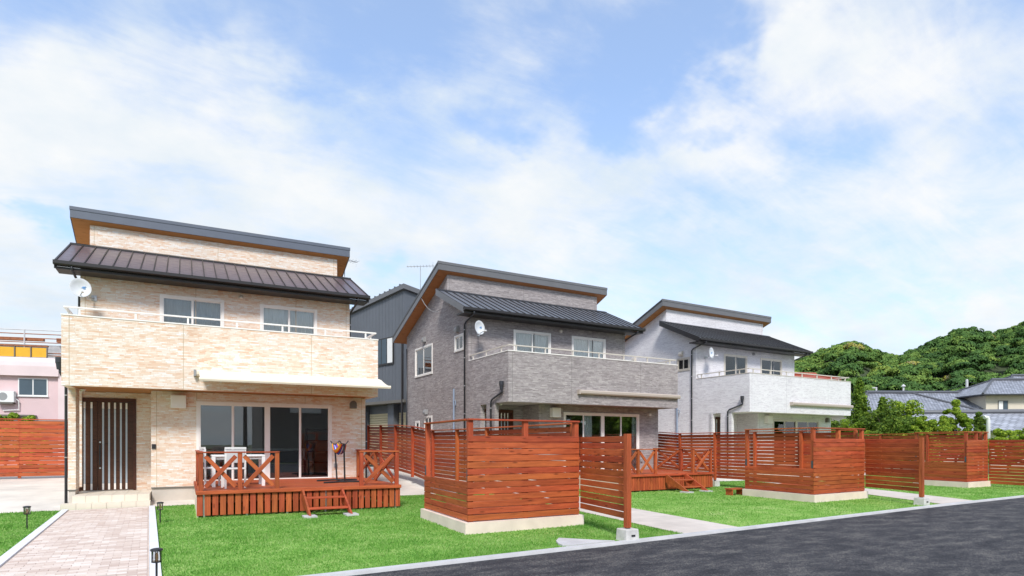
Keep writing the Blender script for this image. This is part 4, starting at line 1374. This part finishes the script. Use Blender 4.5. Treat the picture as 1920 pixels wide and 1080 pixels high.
# ------------------------------------------------------------------ turf blades
def turf():
    rs = np.random.RandomState(3)
    N = 330000
    # denser close to the camera
    n1 = int(N * 0.62)
    x = np.concatenate([rs.uniform(-3.6, 8.5, n1), rs.uniform(6, 30, N - n1)])
    y = np.concatenate([7.2 + (rs.uniform(0, 1, n1) ** 1.35) * 10.0, 7.4 + rs.uniform(0, 1, N - n1) * 9.8])
    ky = np.interp(x, [-30, 1.5, 6.4, 16.2, 22, 40], [6.5, 7.14, 7.30, 7.80, 7.98, 8.5]) + 0.125
    ok = y > ky

    def inpoly(poly):
        r = np.zeros(len(x), bool)
        n = len(poly)
        for i in range(n):
            (ax, ay), (bx, by) = poly[i], poly[(i + 1) % n]
            c = ((ay > y) != (by > y)) & (x < (bx - ax) * (y - ay) / (by - ay + 1e-12) + ax)
            r ^= c
        return r
    ps = [[pp(0, -0.13, 0)[:2], pp(LEN, -0.13, 0)[:2], pp(LEN, PW + 0.13, 0)[:2], pp(0, PW + 0.13, 0)[:2]],
          [(7.62, 7.43), (9.10, 7.50), (9.75, 12.0), (11.15, 16.75), (9.5, 16.75), (8.28, 12.0)],
          [(17.05, 7.96), (18.85, 8.04), (20.3, 11.0), (22.8, 17.0), (21.1, 17.0), (18.9, 11.6)],
          [(5.50, 8.10), (5.30, 7.88), (5.19, 7.66), (5.16, 7.50), (5.24, 7.42), (6.1, 7.44), (5.9, 7.62)],
          [(4.42, 9.29), (6.87, 9.28), (7.07, 11.85), (4.62, 11.86)], [(14.66, 9.84), (17.22, 9.93), (17.4, 12.3), (14.92, 12.32)], [(24.15, 10.48), (25.85, 10.5), (26, 12.4), (24.4, 12.4)],
          [hw(0, 2.66, -2.95)[:2], hw(0, 7.02, -2.95)[:2], hw(0, 7.02, 0.9)[:2], hw(0, 2.66, 0.9)[:2]],
          [hw(1, 2.8, -1.98)[:2], hw(1, 7.02, -1.98)[:2], hw(1, 7.02, 0.9)[:2], hw(1, 2.8, 0.9)[:2]],
          [(6.0, 7.0), (6.7, 7.0), (6.7, 7.66), (6.28, 7.66)]]
    for p in ps:
        ok &= ~inpoly(p)
    x, y = x[ok], y[ok]
    n = len(x)
    h = rs.uniform(0.012, 0.034, n) * (1 + 0.35 * np.sin(x * 1.7 + 1.3 * np.sin(y * 1.1)) * np.sin(y * 1.9))
    a = rs.uniform(0, 2 * np.pi, n)
    w = rs.uniform(0.004, 0.008, n) * np.interp(y, [7, 12, 17], [1, 1.6, 2.2])
    lean = rs.uniform(0.0, 0.022, n)
    b = rs.uniform(0, 2 * np.pi, n)
    V = np.zeros((n, 3, 3), np.float32)
    V[:, 0] = np.stack([x - w * np.cos(a), y - w * np.sin(a), np.zeros(n)], 1)
    V[:, 1] = np.stack([x + w * np.cos(a), y + w * np.sin(a), np.zeros(n)], 1)
    V[:, 2] = np.stack([x + lean * np.cos(b), y + lean * np.sin(b), h], 1)
    o = tris_object('turf', V.reshape(-1, 3), n, 3, M_GRASS)
    tag(o, 'short green turf blades covering the lawn', 'grass', kind='stuff')


def tris_object(name, V, nf, k, mat, parent=None, attr=None):
    me = bpy.data.meshes.new(name)
    me.vertices.add(len(V))
    me.vertices.foreach_set('co', np.ascontiguousarray(V, np.float32).ravel())
    me.loops.add(nf * k)
    me.loops.foreach_set('vertex_index', np.arange(nf * k, dtype=np.int32))
    me.polygons.add(nf)
    me.polygons.foreach_set('loop_start', np.arange(0, nf * k, k, dtype=np.int32))
    me.polygons.foreach_set('loop_total', np.full(nf, k, np.int32))
    me.materials.append(mat)
    if attr is not None:
        at = me.attributes.new('tree_tone', 'FLOAT', 'POINT')
        at.data.foreach_set('value', np.ascontiguousarray(attr, np.float32))
    me.update()
    me.validate()
    o = bpy.data.objects.new(name, me)
    COL.objects.link(o)
    o.parent = parent
    return o


turf()


# ------------------------------------------------------------------ trees
def leaf_quads(rs, C, size, flat=0.0, N=None):
    """leaf-sized quads round the points C (n,3)"""
    n = len(C)
    d = rs.normal(size=(n, 3))
    d[:, 2] *= 1 - flat
    if N is not None:
        nn = N + rs.normal(size=(n, 3)) * 0.55
        nn /= np.linalg.norm(nn, axis=1)[:, None] + 1e-9
        d -= (d * nn).sum(1)[:, None] * nn
    d /= np.linalg.norm(d, axis=1)[:, None] + 1e-9
    e = np.cross(nn, d) if N is not None else rs.normal(size=(n, 3))
    e -= (e * d).sum(1)[:, None] * d
    e /= np.linalg.norm(e, axis=1)[:, None] + 1e-9
    s = (size * rs.uniform(0.6, 1.4, n))[:, None]
    V = np.stack([C - d * s, C + e * s * 0.5, C + d * s, C - e * s * 0.5], 1)
    return V


def tree(x, y, h, r, kind, label, seed, z=0.1, leaf=None):
    rs = np.random.RandomState(seed)
    t = thing('tree' if kind != 'shrub' else 'shrub', label, 'tree' if kind != 'shrub' else 'shrub', (x, y, z), 0, 'trees and shrubs behind the fences')
    tr = MB()
    tips, nrms = [], []
    if kind == 'conifer':
        tr.tube([(0, 0, -0.3), (0.03, 0.02, h * 0.5), (0, 0, h * 0.96)], 0.10, 7, 0.015)
        nb = 230
        for k in range(nb):
            f = rs.uniform(0.06, 1.0)
            zz = h * f
            rr = r * (1 - f) ** 0.95 * rs.uniform(0.55, 1.1) + 0.05
            a = rs.uniform(0, 2 * math.pi)
            p0, p1 = (0, 0, zz), (rr * math.cos(a), rr * math.sin(a), zz + rr * 0.65)
            if k < 26:
                tr.tube([p0, p1], 0.018, 4, 0.005)
            m = int(50 * (0.4 + rr / r))
            q = rs.uniform(0.25, 1.05, m)[:, None]
            pts = np.array(p0) + (np.array(p1) - np.array(p0)) * q + rs.normal(size=(m, 3)) * 0.07 * (0.5 + rr)
            tips.append(pts)
        C = np.concatenate(tips)
        V = leaf_quads(rs, C, 0.085)
        mat = M_CONIF
    else:
        tr.tube([(0, 0, -0.3), (0.05, 0.03, h * 0.35), (0.02, -0.03, h * 0.6)], 0.08 * h / 4, 7, 0.03)
        ncl = 85 if kind != 'shrub' else 44
        for k in range(ncl):
            u = rs.normal(size=3)
            u /= np.linalg.norm(u)
            rad = rs.uniform(0.35, 1.0) ** 0.6
            c = np.array([u[0] * r * rad, u[1] * r * rad, h * 0.54 + u[2] * h * 0.42 * rad])
            c[:2] *= 1.15 - 0.45 * max(0, u[2])
            c[2] += 0.10 * h * math.sin(3 * math.atan2(u[1], u[0]) + seed)
            if k < 14:
                tr.tube([(0, 0, h * rs.uniform(0.25, 0.5)), tuple(c)], 0.03, 5, 0.008)
            m = rs.randint(150, 260)
            cr = r * rs.uniform(0.14, 0.34)
            g = rs.normal(size=(m, 3))
            g /= np.linalg.norm(g, axis=1)[:, None]
            tips.append(c + g * cr * (rs.uniform(0.5, 1.0, m) ** 0.5)[:, None] * np.array([1, 1, 0.75]))
            nrms.append(g + np.array([0, 0, 0.35]))
        C = np.concatenate(tips)
        V = leaf_quads(rs, C, leaf or (0.066 if kind != 'shrub' else 0.06), 0.3, np.concatenate(nrms))
        mat = M_LEAF if kind in ('bright', 'shrub') else M_LEAFD
    tr.build('trunk', M_TRUNK, t)
    tris_object('crown', V.reshape(-1, 3), len(V), 4, mat, t)


def at(u, v, yc):
    """world point seen at photo pixel (u, v) at depth yc"""
    xc = (u - 960) / FPX * yc
    c, s = math.cos(YAW), math.sin(YAW)
    return Vector((c * xc + s * yc, -s * xc + c * yc, EYE + (HOR - v) / FPX * yc))


TREES = [  # u of centre, v of top, depth, radius, kind, label
    (1612, 712, 36, 1.15, 'conifer', 'tall pointed conifer right beside the white house'),
    (1655, 748, 35, 0.85, 'conifer', 'smaller pointed conifer next to the tall one by the white house'),
    (1560, 784, 37, 1.5, 'dark', 'dark leafy tree rising behind the white house corner'),
    (1690, 752, 36, 1.25, 'bright', 'bright green leafy tree before the hipped tile roof'),
    (1640, 780, 34, 1.0, 'dark', 'dark bushy tree at the foot of the conifers'),
    (1730, 782, 34, 0.8, 'bright', 'low bright green tree below the hipped tile roof'),
    (1792, 756, 35, 0.75, 'bright', 'light green tree in front of the long tiled shed roof'),
    (1765, 786, 33, 0.8, 'shrub', 'low yellow-green shrub along the fence before the tile roofs'),
    (1838, 777, 33, 0.5, 'dark', 'small dark layered tree beside the white vent pipe'),
    (1890, 795, 30, 0.75, 'shrub', 'rounded flowering shrub above the last slat screen'),
    (1935, 794, 30, 0.8, 'shrub', 'spreading shrub beyond the last slat screen end'),
    (1595, 786, 34, 0.9, 'shrub', 'bright low shrub against the white house side'),
    (1672, 762, 33, 1.3, 'dark', 'dark round tree between the small conifer and the bright leafy tree'),
    (1715, 790, 32, 1.0, 'shrub', 'loose bright shrub showing over the fence below the hipped roof'),
    (1815, 792, 32, 0.5, 'shrub', 'yellow-green shrub between the light green tree and the vent pipe'),
]
for k, (u, v, yc, r, kind, lab) in enumerate(TREES):
    p = at(u, v, yc)
    tree(p.x, p.y, p.z - 0.1, r, kind, lab, 20 + k)
# pale weeds showing over the fence by the pink building
for k, (u, v) in enumerate(((8, 772), (38, 780), (66, 785))):
    p = at(u, v, 25)
    tree(p.x, p.y, p.z, 0.55, 'shrub', ('pale green weeds rising highest over the fence below the air conditioner', 'pale green weeds over the fence under the pink building', 'low weeds over the fence below the green window')[k], 60 + k)

# ------------------------------------------------------------------ hill with forest
RU = [900, 1150, 1350, 1450, 1495, 1530, 1600, 1640, 1690, 1720, 1760, 1800, 1840, 1880, 1920, 2050, 2250, 2500]
RV = [826, 800, 745, 705, 690, 672, 664, 672, 680, 674, 652, 642, 643, 632, 620, 590, 585, 640]


def hill_pt(u, tt, jit=0.0):
    """tt 0 at the foot, 1 at the ridge, up to 1.5 behind it"""
    v = np.interp(u, RU, RV)
    ycr = 330 + 14 * math.sin(u * 0.021)
    yc = 150 + (ycr - 150) * tt
    zr = (HOR - v) / FPX * ycr
    if tt <= 1:
        f = (0.5 - 0.5 * math.cos(math.pi * min(1, tt))) ** 0.85 * 0.72 + 0.28 * tt
    else:
        f = 1 - (tt - 1) * 0.9
    bump = 0.05 * math.sin(u * 0.03 + tt * 5) * math.sin(tt * math.pi) + 0.06 * math.sin(u * 0.055 + 2) * tt * (1 - tt) * 3
    p = at(u, HOR, yc)
    return Vector((p.x, p.y, max(-0.5, zr * (f + (bump if tt < 1 else 0)))))


mb = MB()
us = np.linspace(900, 2500, 90)
ts = np.linspace(0, 1.5, 26)
for u in us:
    for q in ts:
        mb.v.append(tuple(hill_pt(u, q)))
for a in range(len(us) - 1):
    for b in range(len(ts) - 1):
        s = a * len(ts) + b
        mb.f.append((s, s + len(ts), s + len(ts) + 1, s + 1))
tag(mb.build('hill', simple('hill_soil', (0.04, 0.055, 0.02), 0.95, 0, 0.3, 0.05), None, smooth=True), 'low wooded hill rising behind the tiled houses', 'hill', kind='structure')

rs = np.random.RandomState(11)
protos = []
for k in range(7):
    C, NN = [], []
    flat = rs.uniform(0.45, 0.85)
    for c in range(11):
        u = rs.normal(size=3)
        u /= np.linalg.norm(u)
        u[2] = abs(u[2]) * 0.9
        ctr = u * np.array([0.62, 0.62, flat * 0.7])
        g = rs.normal(size=(50, 3))
        g /= np.linalg.norm(g, axis=1)[:, None]
        g[:, 2] = np.where(g[:, 2] < -0.3, -g[:, 2], g[:, 2])
        C.append(ctr + g * 0.40 * np.array([1, 1, 0.62]))
        NN.append(g + u * 0.5 + np.array([0, 0, 0.25]))
    C = np.concatenate(C)
    protos.append(leaf_quads(rs, C, 0.12, 0.3, np.concatenate(NN)))
allV, tone = [], []
nt = 0
while nt < 1600:
    u = rs.uniform(1380, 2120)
    q = rs.uniform(0.02, 1.06)
    if rs.uniform() > 0.35 + 0.65 * q:
        continue
    p = hill_pt(u, q)
    s = rs.uniform(2.4, 4.9)
    sz = s * rs.uniform(0.85, 1.35)
    a = rs.uniform(0, 6.28)
    V = protos[rs.randint(7)].reshape(-1, 3)
    ca, sa = math.cos(a), math.sin(a)
    W3 = np.stack([(V[:, 0] * ca - V[:, 1] * sa) * s + p.x, (V[:, 0] * sa + V[:, 1] * ca) * s + p.y, V[:, 2] * sz + p.z + s * 0.55], 1)
    allV.append(W3)
    left = np.clip((1720 - u) / 250, 0, 1) * np.clip((q - 0.45) / 0.5, 0, 1)
    tv = np.clip(rs.beta(1.7, 2.9) * 0.74 + 0.42 * left * rs.uniform(0, 1.3), 0, 0.9)
    if rs.uniform() < 0.015 + 0.07 * left:
        tv = 0.98
    tone.append(np.full(len(W3), tv))
    nt += 1
allV = np.concatenate(allV)
tag(tris_object('forest', allV, len(allV) // 4, 4, M_FOREST, None, np.concatenate(tone)), 'dense mixed green woodland covering the hill', 'forest', kind='stuff')


# ------------------------------------------------------------------ background buildings
def frame_at(p, ang):
    """2-D frame: origin p, x axis turned by ang"""
    return Vector((p[0], p[1])), Vector((math.cos(ang), math.sin(ang))), Vector((-math.sin(ang), math.cos(ang)))


# charcoal steel building between the cream and the grey house
p = at(758, 832, 30.5)
t = thing('steel_building', 'charcoal clad steel building with cream shutters behind the cream house', 'building', (p.x, p.y, 0), R(180 - 74.5 + 90 + 90))
# local: x runs back-left along the long wall seen from the yard, y runs away to the right
ang = math.atan2(0.963, -0.267)
t.rotation_euler = (0, 0, ang)
LB, DBD = 12.0, 9.0
ZOV, ZT0, ZT1 = 3.75, 9.2, 8.05
up = MB()
up.v = [(0, 0, ZOV), (LB, 0, ZOV), (LB, -DBD, ZOV), (0, -DBD, ZOV), (0, 0, ZT0), (LB, 0, ZT0 - 1.14), (LB, -DBD, ZT1 - 1.14), (0, -DBD, ZT1)]
up.f = [(0, 1, 2, 3), (7, 6, 5, 4), (0, 4, 5, 1), (1, 5, 6, 2), (2, 6, 7, 3), (3, 7, 4, 0)]
up.build('upper_wall', M_DKBLD, t)
for k in range(40):
    x = 0.15 + k * 0.3
    zz = ZT0 - 0.095 * x
    MB().box(x - 0.006, x + 0.006, 0, 0.010, ZOV + 0.02, zz - 0.02).build('cladding_rib', M_DKBLD, t)
rf = MB()
rf.v = [(-0.15, 0.15, ZT0 + 0.04), (LB, 0.15, ZT0 - 1.14 + 0.04), (LB, -DBD, ZT1 - 1.10), (-0.15, -DBD, ZT1 + 0.06), (-0.15, 0.15, ZT0 + 0.28), (LB, 0.15, ZT0 - 0.90), (LB, -DBD, ZT1 - 0.90), (-0.15, -DBD, ZT1 + 0.28)]
rf.f = list(up.f)
ro = rf.build('roof', M_FASC2, t)
for k in range(26):
    x = 0.2 + k * 0.45
    MB().box(x - 0.02, x + 0.02, 0.02, 0.16, ZT0 + 0.27 - 0.0971 * x - 0.03, ZT0 + 0.33 - 0.0971 * x).build('roof_rib', M_DKBLD, ro)
B('lower_wall', M_DKBLD, t, 0.0, LB, -DBD, -0.7, 0.3, ZOV - 0.16)
B('overhang', M_FLASH, t, -0.1, LB, -0.72, 0.08, ZOV - 0.15, ZOV - 0.01)
for k, (a, b) in enumerate(((0.05, 1.40), (2.02, 4.2))):
    s = MB()
    for q in range(22):
        z = 0.35 + q * 0.128
        s.prism([(-0.70, z), (-0.66, z + 0.012), (-0.66, z + 0.10), (-0.70, z + 0.124)], 'x', a, b)
    s.build('roller_shutter', M_SHUT, t)
for a in (-0.35, 1.44, 4.25):
    B('pier', M_DKBLD, t, a, a + 0.36 + 0.18 * (a > 1), -0.695, -0.35, 0.3, ZOV - 0.16)
w = MB().box(0.88, 2.46, 0.012, 0.06, 5.60, 7.0).build('window', M_DARK, t)
for k, (a, b, m) in enumerate(((0.95, 1.40, M_CURT), (1.47, 1.90, M_BRACK), (1.97, 2.40, M_BRACK))):
    B('pane', m, w, a, b, 0.061, 0.07, 5.68, 6.93)
B('downpipe', M_DARK, t, 0.05, 0.14, 0.02, 0.1, 0.3, ZOV + 2.9)

# pink building behind the left fence
p = at(-60, 832, 33.5)
t = thing('pink_building', 'pale pink rendered building with small sliding window behind the left fence', 'building', (p.x, p.y, 0.3), R(-12))
zt = (HOR - 667) / FPX * 34 + EYE - 0.3
zb = (HOR - 703) / FPX * 34 + EYE - 0.3
B('wall', M_PINKD, t, -4, 4.15, 0.25, 8, 0, zb)
up = MB()
pr_ = [(0.0, zb), (0.0, zb + 0.55), (0.06, zb + 0.8), (0.2, zt - 0.08), (0.4, zt), (8, zt), (8, zb)]
up.prism(pr_, 'x', -4, 4.2)
up.build('upper_band', M_PINK, t)
B('corner_pier', M_PINK, t, 4.152, 6.2, 0.1, 8, 0, zt - 0.1)
xw = 2.2
w = MB().box(xw, xw + 1.42, 0.215, 0.26, zb - 1.12, zb - 0.12).build('window', M_WHITE, t)
B('pane', M_BRACK, w, xw + 0.06, xw + 0.68, 0.205, 0.216, zb - 1.06, zb - 0.18)
B('pane', M_BRACK, w, xw + 0.74, xw + 1.36, 0.205, 0.216, zb - 1.06, zb - 0.18)
B('sill', M_WHITE, w, xw - 0.04, xw + 1.46, 0.16, 0.214, zb - 1.17, zb - 1.122)
B('canopy', M_FLASH, t, -1.0, 5.2, -0.9, 0.2, zb - 2.62, zb - 2.54)
B('canopy', M_FLASH, t, 1.6, 3.1, -0.5, 0.2, zb - 2.30, zb - 2.22)
B('shutter', M_GREYP, t, 2.6, 5.0, 0.15, 0.24, 0.0, zb - 2.75)
ac = thing('air_conditioner', 'white outdoor air conditioner unit on the pink wall', 'air conditioner', (0, 0, 0))
ac.matrix_world = t.matrix_basis @ Matrix.Translation((1.72, 0, zb - 1.52))
B('casing', M_WHITE, ac, -0.42, 0.42, -0.12, 0.2, 0, 0.62, bevel=0.02)
MB().lathe([(0.22, -0.01), (0.22, 0.0)], (0, 0, 0), 18).build('fan_grille', M_GREYP, ac).matrix_local = Matrix.Translation((-0.1, -0.123, 0.32)) @ Matrix.Rotation(R(90), 4, 'X')
B('bracket', M_FLASH, ac, -0.35, 0.35, -0.1, 0.24, -0.08, -0.002)
MB().tube([(0.42, 0.1, 0.2), (0.55, 0.12, 0.1), (0.55, 0.16, -0.4), (-0.2, 0.18, -0.45)], 0.03, 6).build('hose', M_WHITE, ac)

# rooftop yard with yellow boxes and railings behind the pink building
p = at(-70, 832, 43)
t = thing('rooftop_terrace', 'weathered rooftop with yellow panels and timber railings above the pink building', 'building', (p.x, p.y, 0), R(-14))
zz = lambda v: (HOR - v) / FPX * 44 + EYE
B('block', M_GREYP, t, -3, 9.0, 0.3, 9, 0, zz(668))
B('parapet', M_FARPOLE, t, -3, 9.0, 1.6, 1.8, zz(668), zz(640))
for k in range(5):
    x = 0.0 + 1.0 * k
    B('panel', M_YELL, t, x, x + 0.9, 0.35, 0.45, zz(672), zz(650))
    B('panel_post', M_FLASH, t, x + 0.91, x + 0.98, 0.3, 0.4, zz(672), zz(647))
B('panel_rail', M_RUST, t, 0, 5.0, 0.28, 0.5, zz(648), zz(645.5))
B('lumber', M_RUST, t, 5.2, 8.6, 1.2, 1.45, zz(635), zz(627))
B('lumber', M_RUST, t, 0.5, 4.4, 1.1, 1.4, zz(634), zz(629))
for v in (614.5, 622, 630, 638, 658, 663):
    MB().tube([(-3, 0.9, zz(v)), (9.0, 0.9, zz(v))], 0.035, 5).build('rail', M_FARPOLE if v < 620 else M_RUST, t)
for x in (0.2, 3.3, 6.6, 8.9):
    MB().tube([(x, 0.9, zz(668)), (x, 0.9, zz(614))], 0.05, 5).build('rail_post', M_FARPOLE, t)


def set_uv(o, fn):
    ul = o.data.uv_layers.new(name='UVMap')
    me = o.data
    for lp in me.loops:
        ul.data[lp.index].uv = fn(me.vertices[lp.vertex_index].co)


def slope(name, pts, mat, parent, thick=0.14):
    """one tiled roof slope: first two points along the eave, the others along the top; has thickness"""
    P = [Vector(q) for q in pts]
    n = (P[1] - P[0]).cross(P[-1] - P[0]).normalized()
    if n.z < 0:
        n = -n
    m = MB()
    k = len(P)
    m.v = [tuple(q) for q in P] + [tuple(q - n * thick) for q in P]
    m.f = [tuple(range(k)), tuple(range(2 * k - 1, k - 1, -1))] + [(i, k + i, k + (i + 1) % k, (i + 1) % k) for i in range(k)]
    o = m.build(name, mat, parent)
    e = (P[1] - P[0]).normalized()
    w = n.cross(e)
    set_uv(o, lambda c: ((c - P[0]).dot(e), (c - P[0]).dot(w)))
    return o


def tile_house(x, y, rz, w, d, ze, zr, ov, label, wallm, hip=1.5, wins=(), tile=None, zbase=0.0):
    """house with a hipped tiled roof; local x along the eaves, front at y = -d/2"""
    t = thing('tiled_house', label, 'house', (x, y, zbase), rz, 'tile-roofed houses beyond the trees')
    B('wall', wallm, t, -w / 2, w / 2, -d / 2, d / 2, -0.2, ze - 0.1)
    X, Y = w / 2 + ov, d / 2 + ov
    rx = w / 2 - hip
    tm = tile or M_KAWARA
    slope('roof', [(-X, -Y, ze), (X, -Y, ze), (rx, 0, zr), (-rx, 0, zr)], tm, t)
    slope('roof', [(X, Y, ze), (-X, Y, ze), (-rx, 0, zr), (rx, 0, zr)], tm, t)
    slope('roof', [(X, -Y, ze), (X, Y, ze), (rx, 0, zr)], tm, t)
    slope('roof', [(-X, Y, ze), (-X, -Y, ze), (-rx, 0, zr)], tm, t)
    MB().tube([(-rx - 0.1, 0, zr + 0.08), (rx + 0.1, 0, zr + 0.08)], 0.17, 8).build('ridge', tm, t)
    for sx in (-1, 1):
        for sy in (-1, 1):
            MB().tube([(sx * rx, 0, zr + 0.03), (sx * X, sy * Y, ze + 0.05)], 0.12, 6).build('hip_ridge', tm, t)
    for (x0, x1, z0, z1) in wins:
        f = B('window', M_FLASH, t, x0, x1, -d / 2 - 0.05, -d / 2 + 0.02, z0, z1)
        xm = (x0 + x1) / 2
        B('pane', M_CURT, f, x0 + 0.06, xm - 0.02, -d / 2 - 0.06, -d / 2 - 0.051, z0 + 0.06, z1 - 0.06)
        B('pane', M_BRACK, f, xm + 0.02, x1 - 0.06, -d / 2 - 0.06, -d / 2 - 0.051, z0 + 0.06, z1 - 0.06)
    return t


# nearest: long low shed roof
p = at(1905, 832, 41)
tile_house(p.x, p.y, R(-38), 14.5, 5.6, 2.35, 3.60, 0.5, 'long low shed with pale grey tile roof, nearest of the tiled roofs', M_BEIGE, 0.6, (), M_KAWARA2)
# hipped single-storey house
p = at(1668, 832, 56)
tile_house(p.x, p.y, R(-26), 9.5, 7.5, 4.15, 6.15, 0.7, 'single-storey house with hipped grey tile roof beside the conifers', M_WHITE, 2.6, [(2.2, 3.6, 2.3, 3.5)])
# long roof behind it
p = at(1765, 832, 70)
tile_house(p.x, p.y, R(-30), 14, 8, 5.3, 7.35, 0.7, 'long grey tile roof stretching behind the hipped house', M_GREYP, 0.8)
# two-storey beige house on the right
p = at(1905, 832, 68)
tile_house(p.x, p.y, R(-34), 11.0, 7.0, 6.75, 8.6, 0.9, 'beige two-storey house with spreading grey tile roof', M_BEIGE, 3.0, [(-4.3, -3.3, 4.9, 6.1), (-0.6, 0.4, 4.95, 6.1), (2.2, 3.2, 4.95, 6.1)])
p = at(1960, 832, 78)
tile_house(p.x, p.y, R(-34), 14.0, 8.0, 8.0, 10.2, 0.8, 'taller tile roof rising behind the beige house', M_BEIGE, 3.0)
p = at(1768, 832, 62)
t = tile_house(p.x, p.y, R(-30), 3.6, 4, 4.0, 5.0, 0.4, 'small dark roofed outbuilding between hipped house and beige house', M_BEIGE, 0.3, (), M_ROOF[2])
# red roof glimpsed over the white house balcony
p = at(1500, 832, 60)
tile_house(p.x, p.y, R(-20), 4.4, 4, 7.6, 8.3, 0.4, 'small red roof glimpsed over the white house balcony', M_BEIGE, 0.6, (), simple('red_roof', (0.33, 0.07, 0.035), 0.6))

# poles
for u, vt, yc, r, lab, arm in ((1643, 726, 85, 0.12, 'short pale lamp pole above the hipped roof', 0), (1694, 724, 80, 0.11, 'pale utility pole with transformer cans over the tile ridge', 1), (1813, 713, 75, 0.14, 'plain white pole beside the beige house roof', 2)):
    q = at(u, vt, yc)
    t = thing('utility_pole', lab, 'pole', (q.x, q.y, 0), -YAW, 'distant poles')
    MB().tube([(0, 0, -0.1), (0, 0, q.z)], r * 1.2, 8, r).build('shaft', M_FARPOLE, t)
    if arm == 1:
        MB().box(-0.8, 0.8, -0.06, 0.06, q.z - 0.75, q.z - 0.6).build('cross_arm', M_FARPOLE, t)
        for s in (-0.4, 0.4):
            MB().lathe([(0.24, q.z - 1.7), (0.26, q.z - 1.3), (0.24, q.z - 0.95)], (s, -0.2, 0), 10).build('transformer', M_FARPOLE, t)
        MB().lathe([(0.3, q.z - 0.05), (0.05, q.z + 0.25)], (0, 0, 0), 8).build('cap', M_FARPOLE, t)
    elif arm == 0:
        MB().box(-0.55, 0.05, -0.06, 0.06, q.z - 0.15, q.z).build('arm', M_FARPOLE, t)
    else:
        MB().lathe([(r, q.z), (r * 0.6, q.z + 0.12)], (0, 0, 0), 8).build('cap', M_FARPOLE, t)
w0, w1, w2 = at(1643, 733, 85), at(1694, 731, 80), at(1813, 716, 75)
wire = MB()
for a, b in ((w0, w1), (w1, w2), (w2, at(2000, 690, 72))):
    wire.tube([a.lerp(b, k / 8) - Vector((0, 0, 0.9 * 4 * (k / 8) * (1 - k / 8))) for k in range(9)], 0.035, 4)
tag(wire.build('power_line', M_BLACK), 'thin black power line strung between the distant poles', 'power line')
q = at(1853, 806, 31)
t = thing('vent_pipe', 'white plastic vent pipe with bent top behind the fence', 'pipe', (q.x, q.y, 0), -YAW)
MB().tube([(0, 0, 0), (0, 0, 2.75), (-0.04, 0, 2.86), (-0.14, 0, 2.88)], 0.09, 10).build('tube', M_WHITE, t, smooth=True)
MB().tube([(-0.14, 0, 2.88), (-0.20, 0, 2.86)], 0.10, 10).build('mouth', M_WHITE, t)

# across the road, seen only as reflections in the glass doors
t = thing('warehouse', 'grey clad warehouse across the road, reflected in the glass doors', 'warehouse', (0, 0, 0))
B('wall', M_WARE, t, 5.2, 34, -34, -20, -0.05, 7.2)
B('roof', M_FASC2, t, 4.9, 34.3, -34.3, -19.7, 7.2, 7.5)
for k in range(4):
    B('louvre', M_CREAM, t, 7.4 + k * 3.2, 10.0 + k * 3.2, -19.98, -19.9, 4.2, 5.8)
t = thing('utility_pole', 'dark utility pole across the road, reflected in the glass doors', 'pole', (3.7, -17, 0), 0)
MB().tube([(0, 0, -0.05), (0, 0, 9.5)], 0.17, 10, 0.11).build('shaft', M_FLASH, t)
MB().box(-0.9, 0.9, -0.06, 0.06, 8.6, 8.75).build('cross_arm', M_FLASH, t)

for k, (x, y) in enumerate(((40, -20), (47, -17), (54, -19), (62, -16), (70, -18))):
    tree(x, y, 7.5 + (k % 3), 3.6, 'bright' if k % 2 else 'dark', ('first', 'second', 'third', 'fourth', 'fifth')[k] + ' roadside tree beyond the warehouse, reflected in the windows', 90 + k, 0, 0.26)

sc.cycles.use_denoising = True
sc.cycles.max_bounces = 8
sc.cycles.transparent_max_bounces = 16
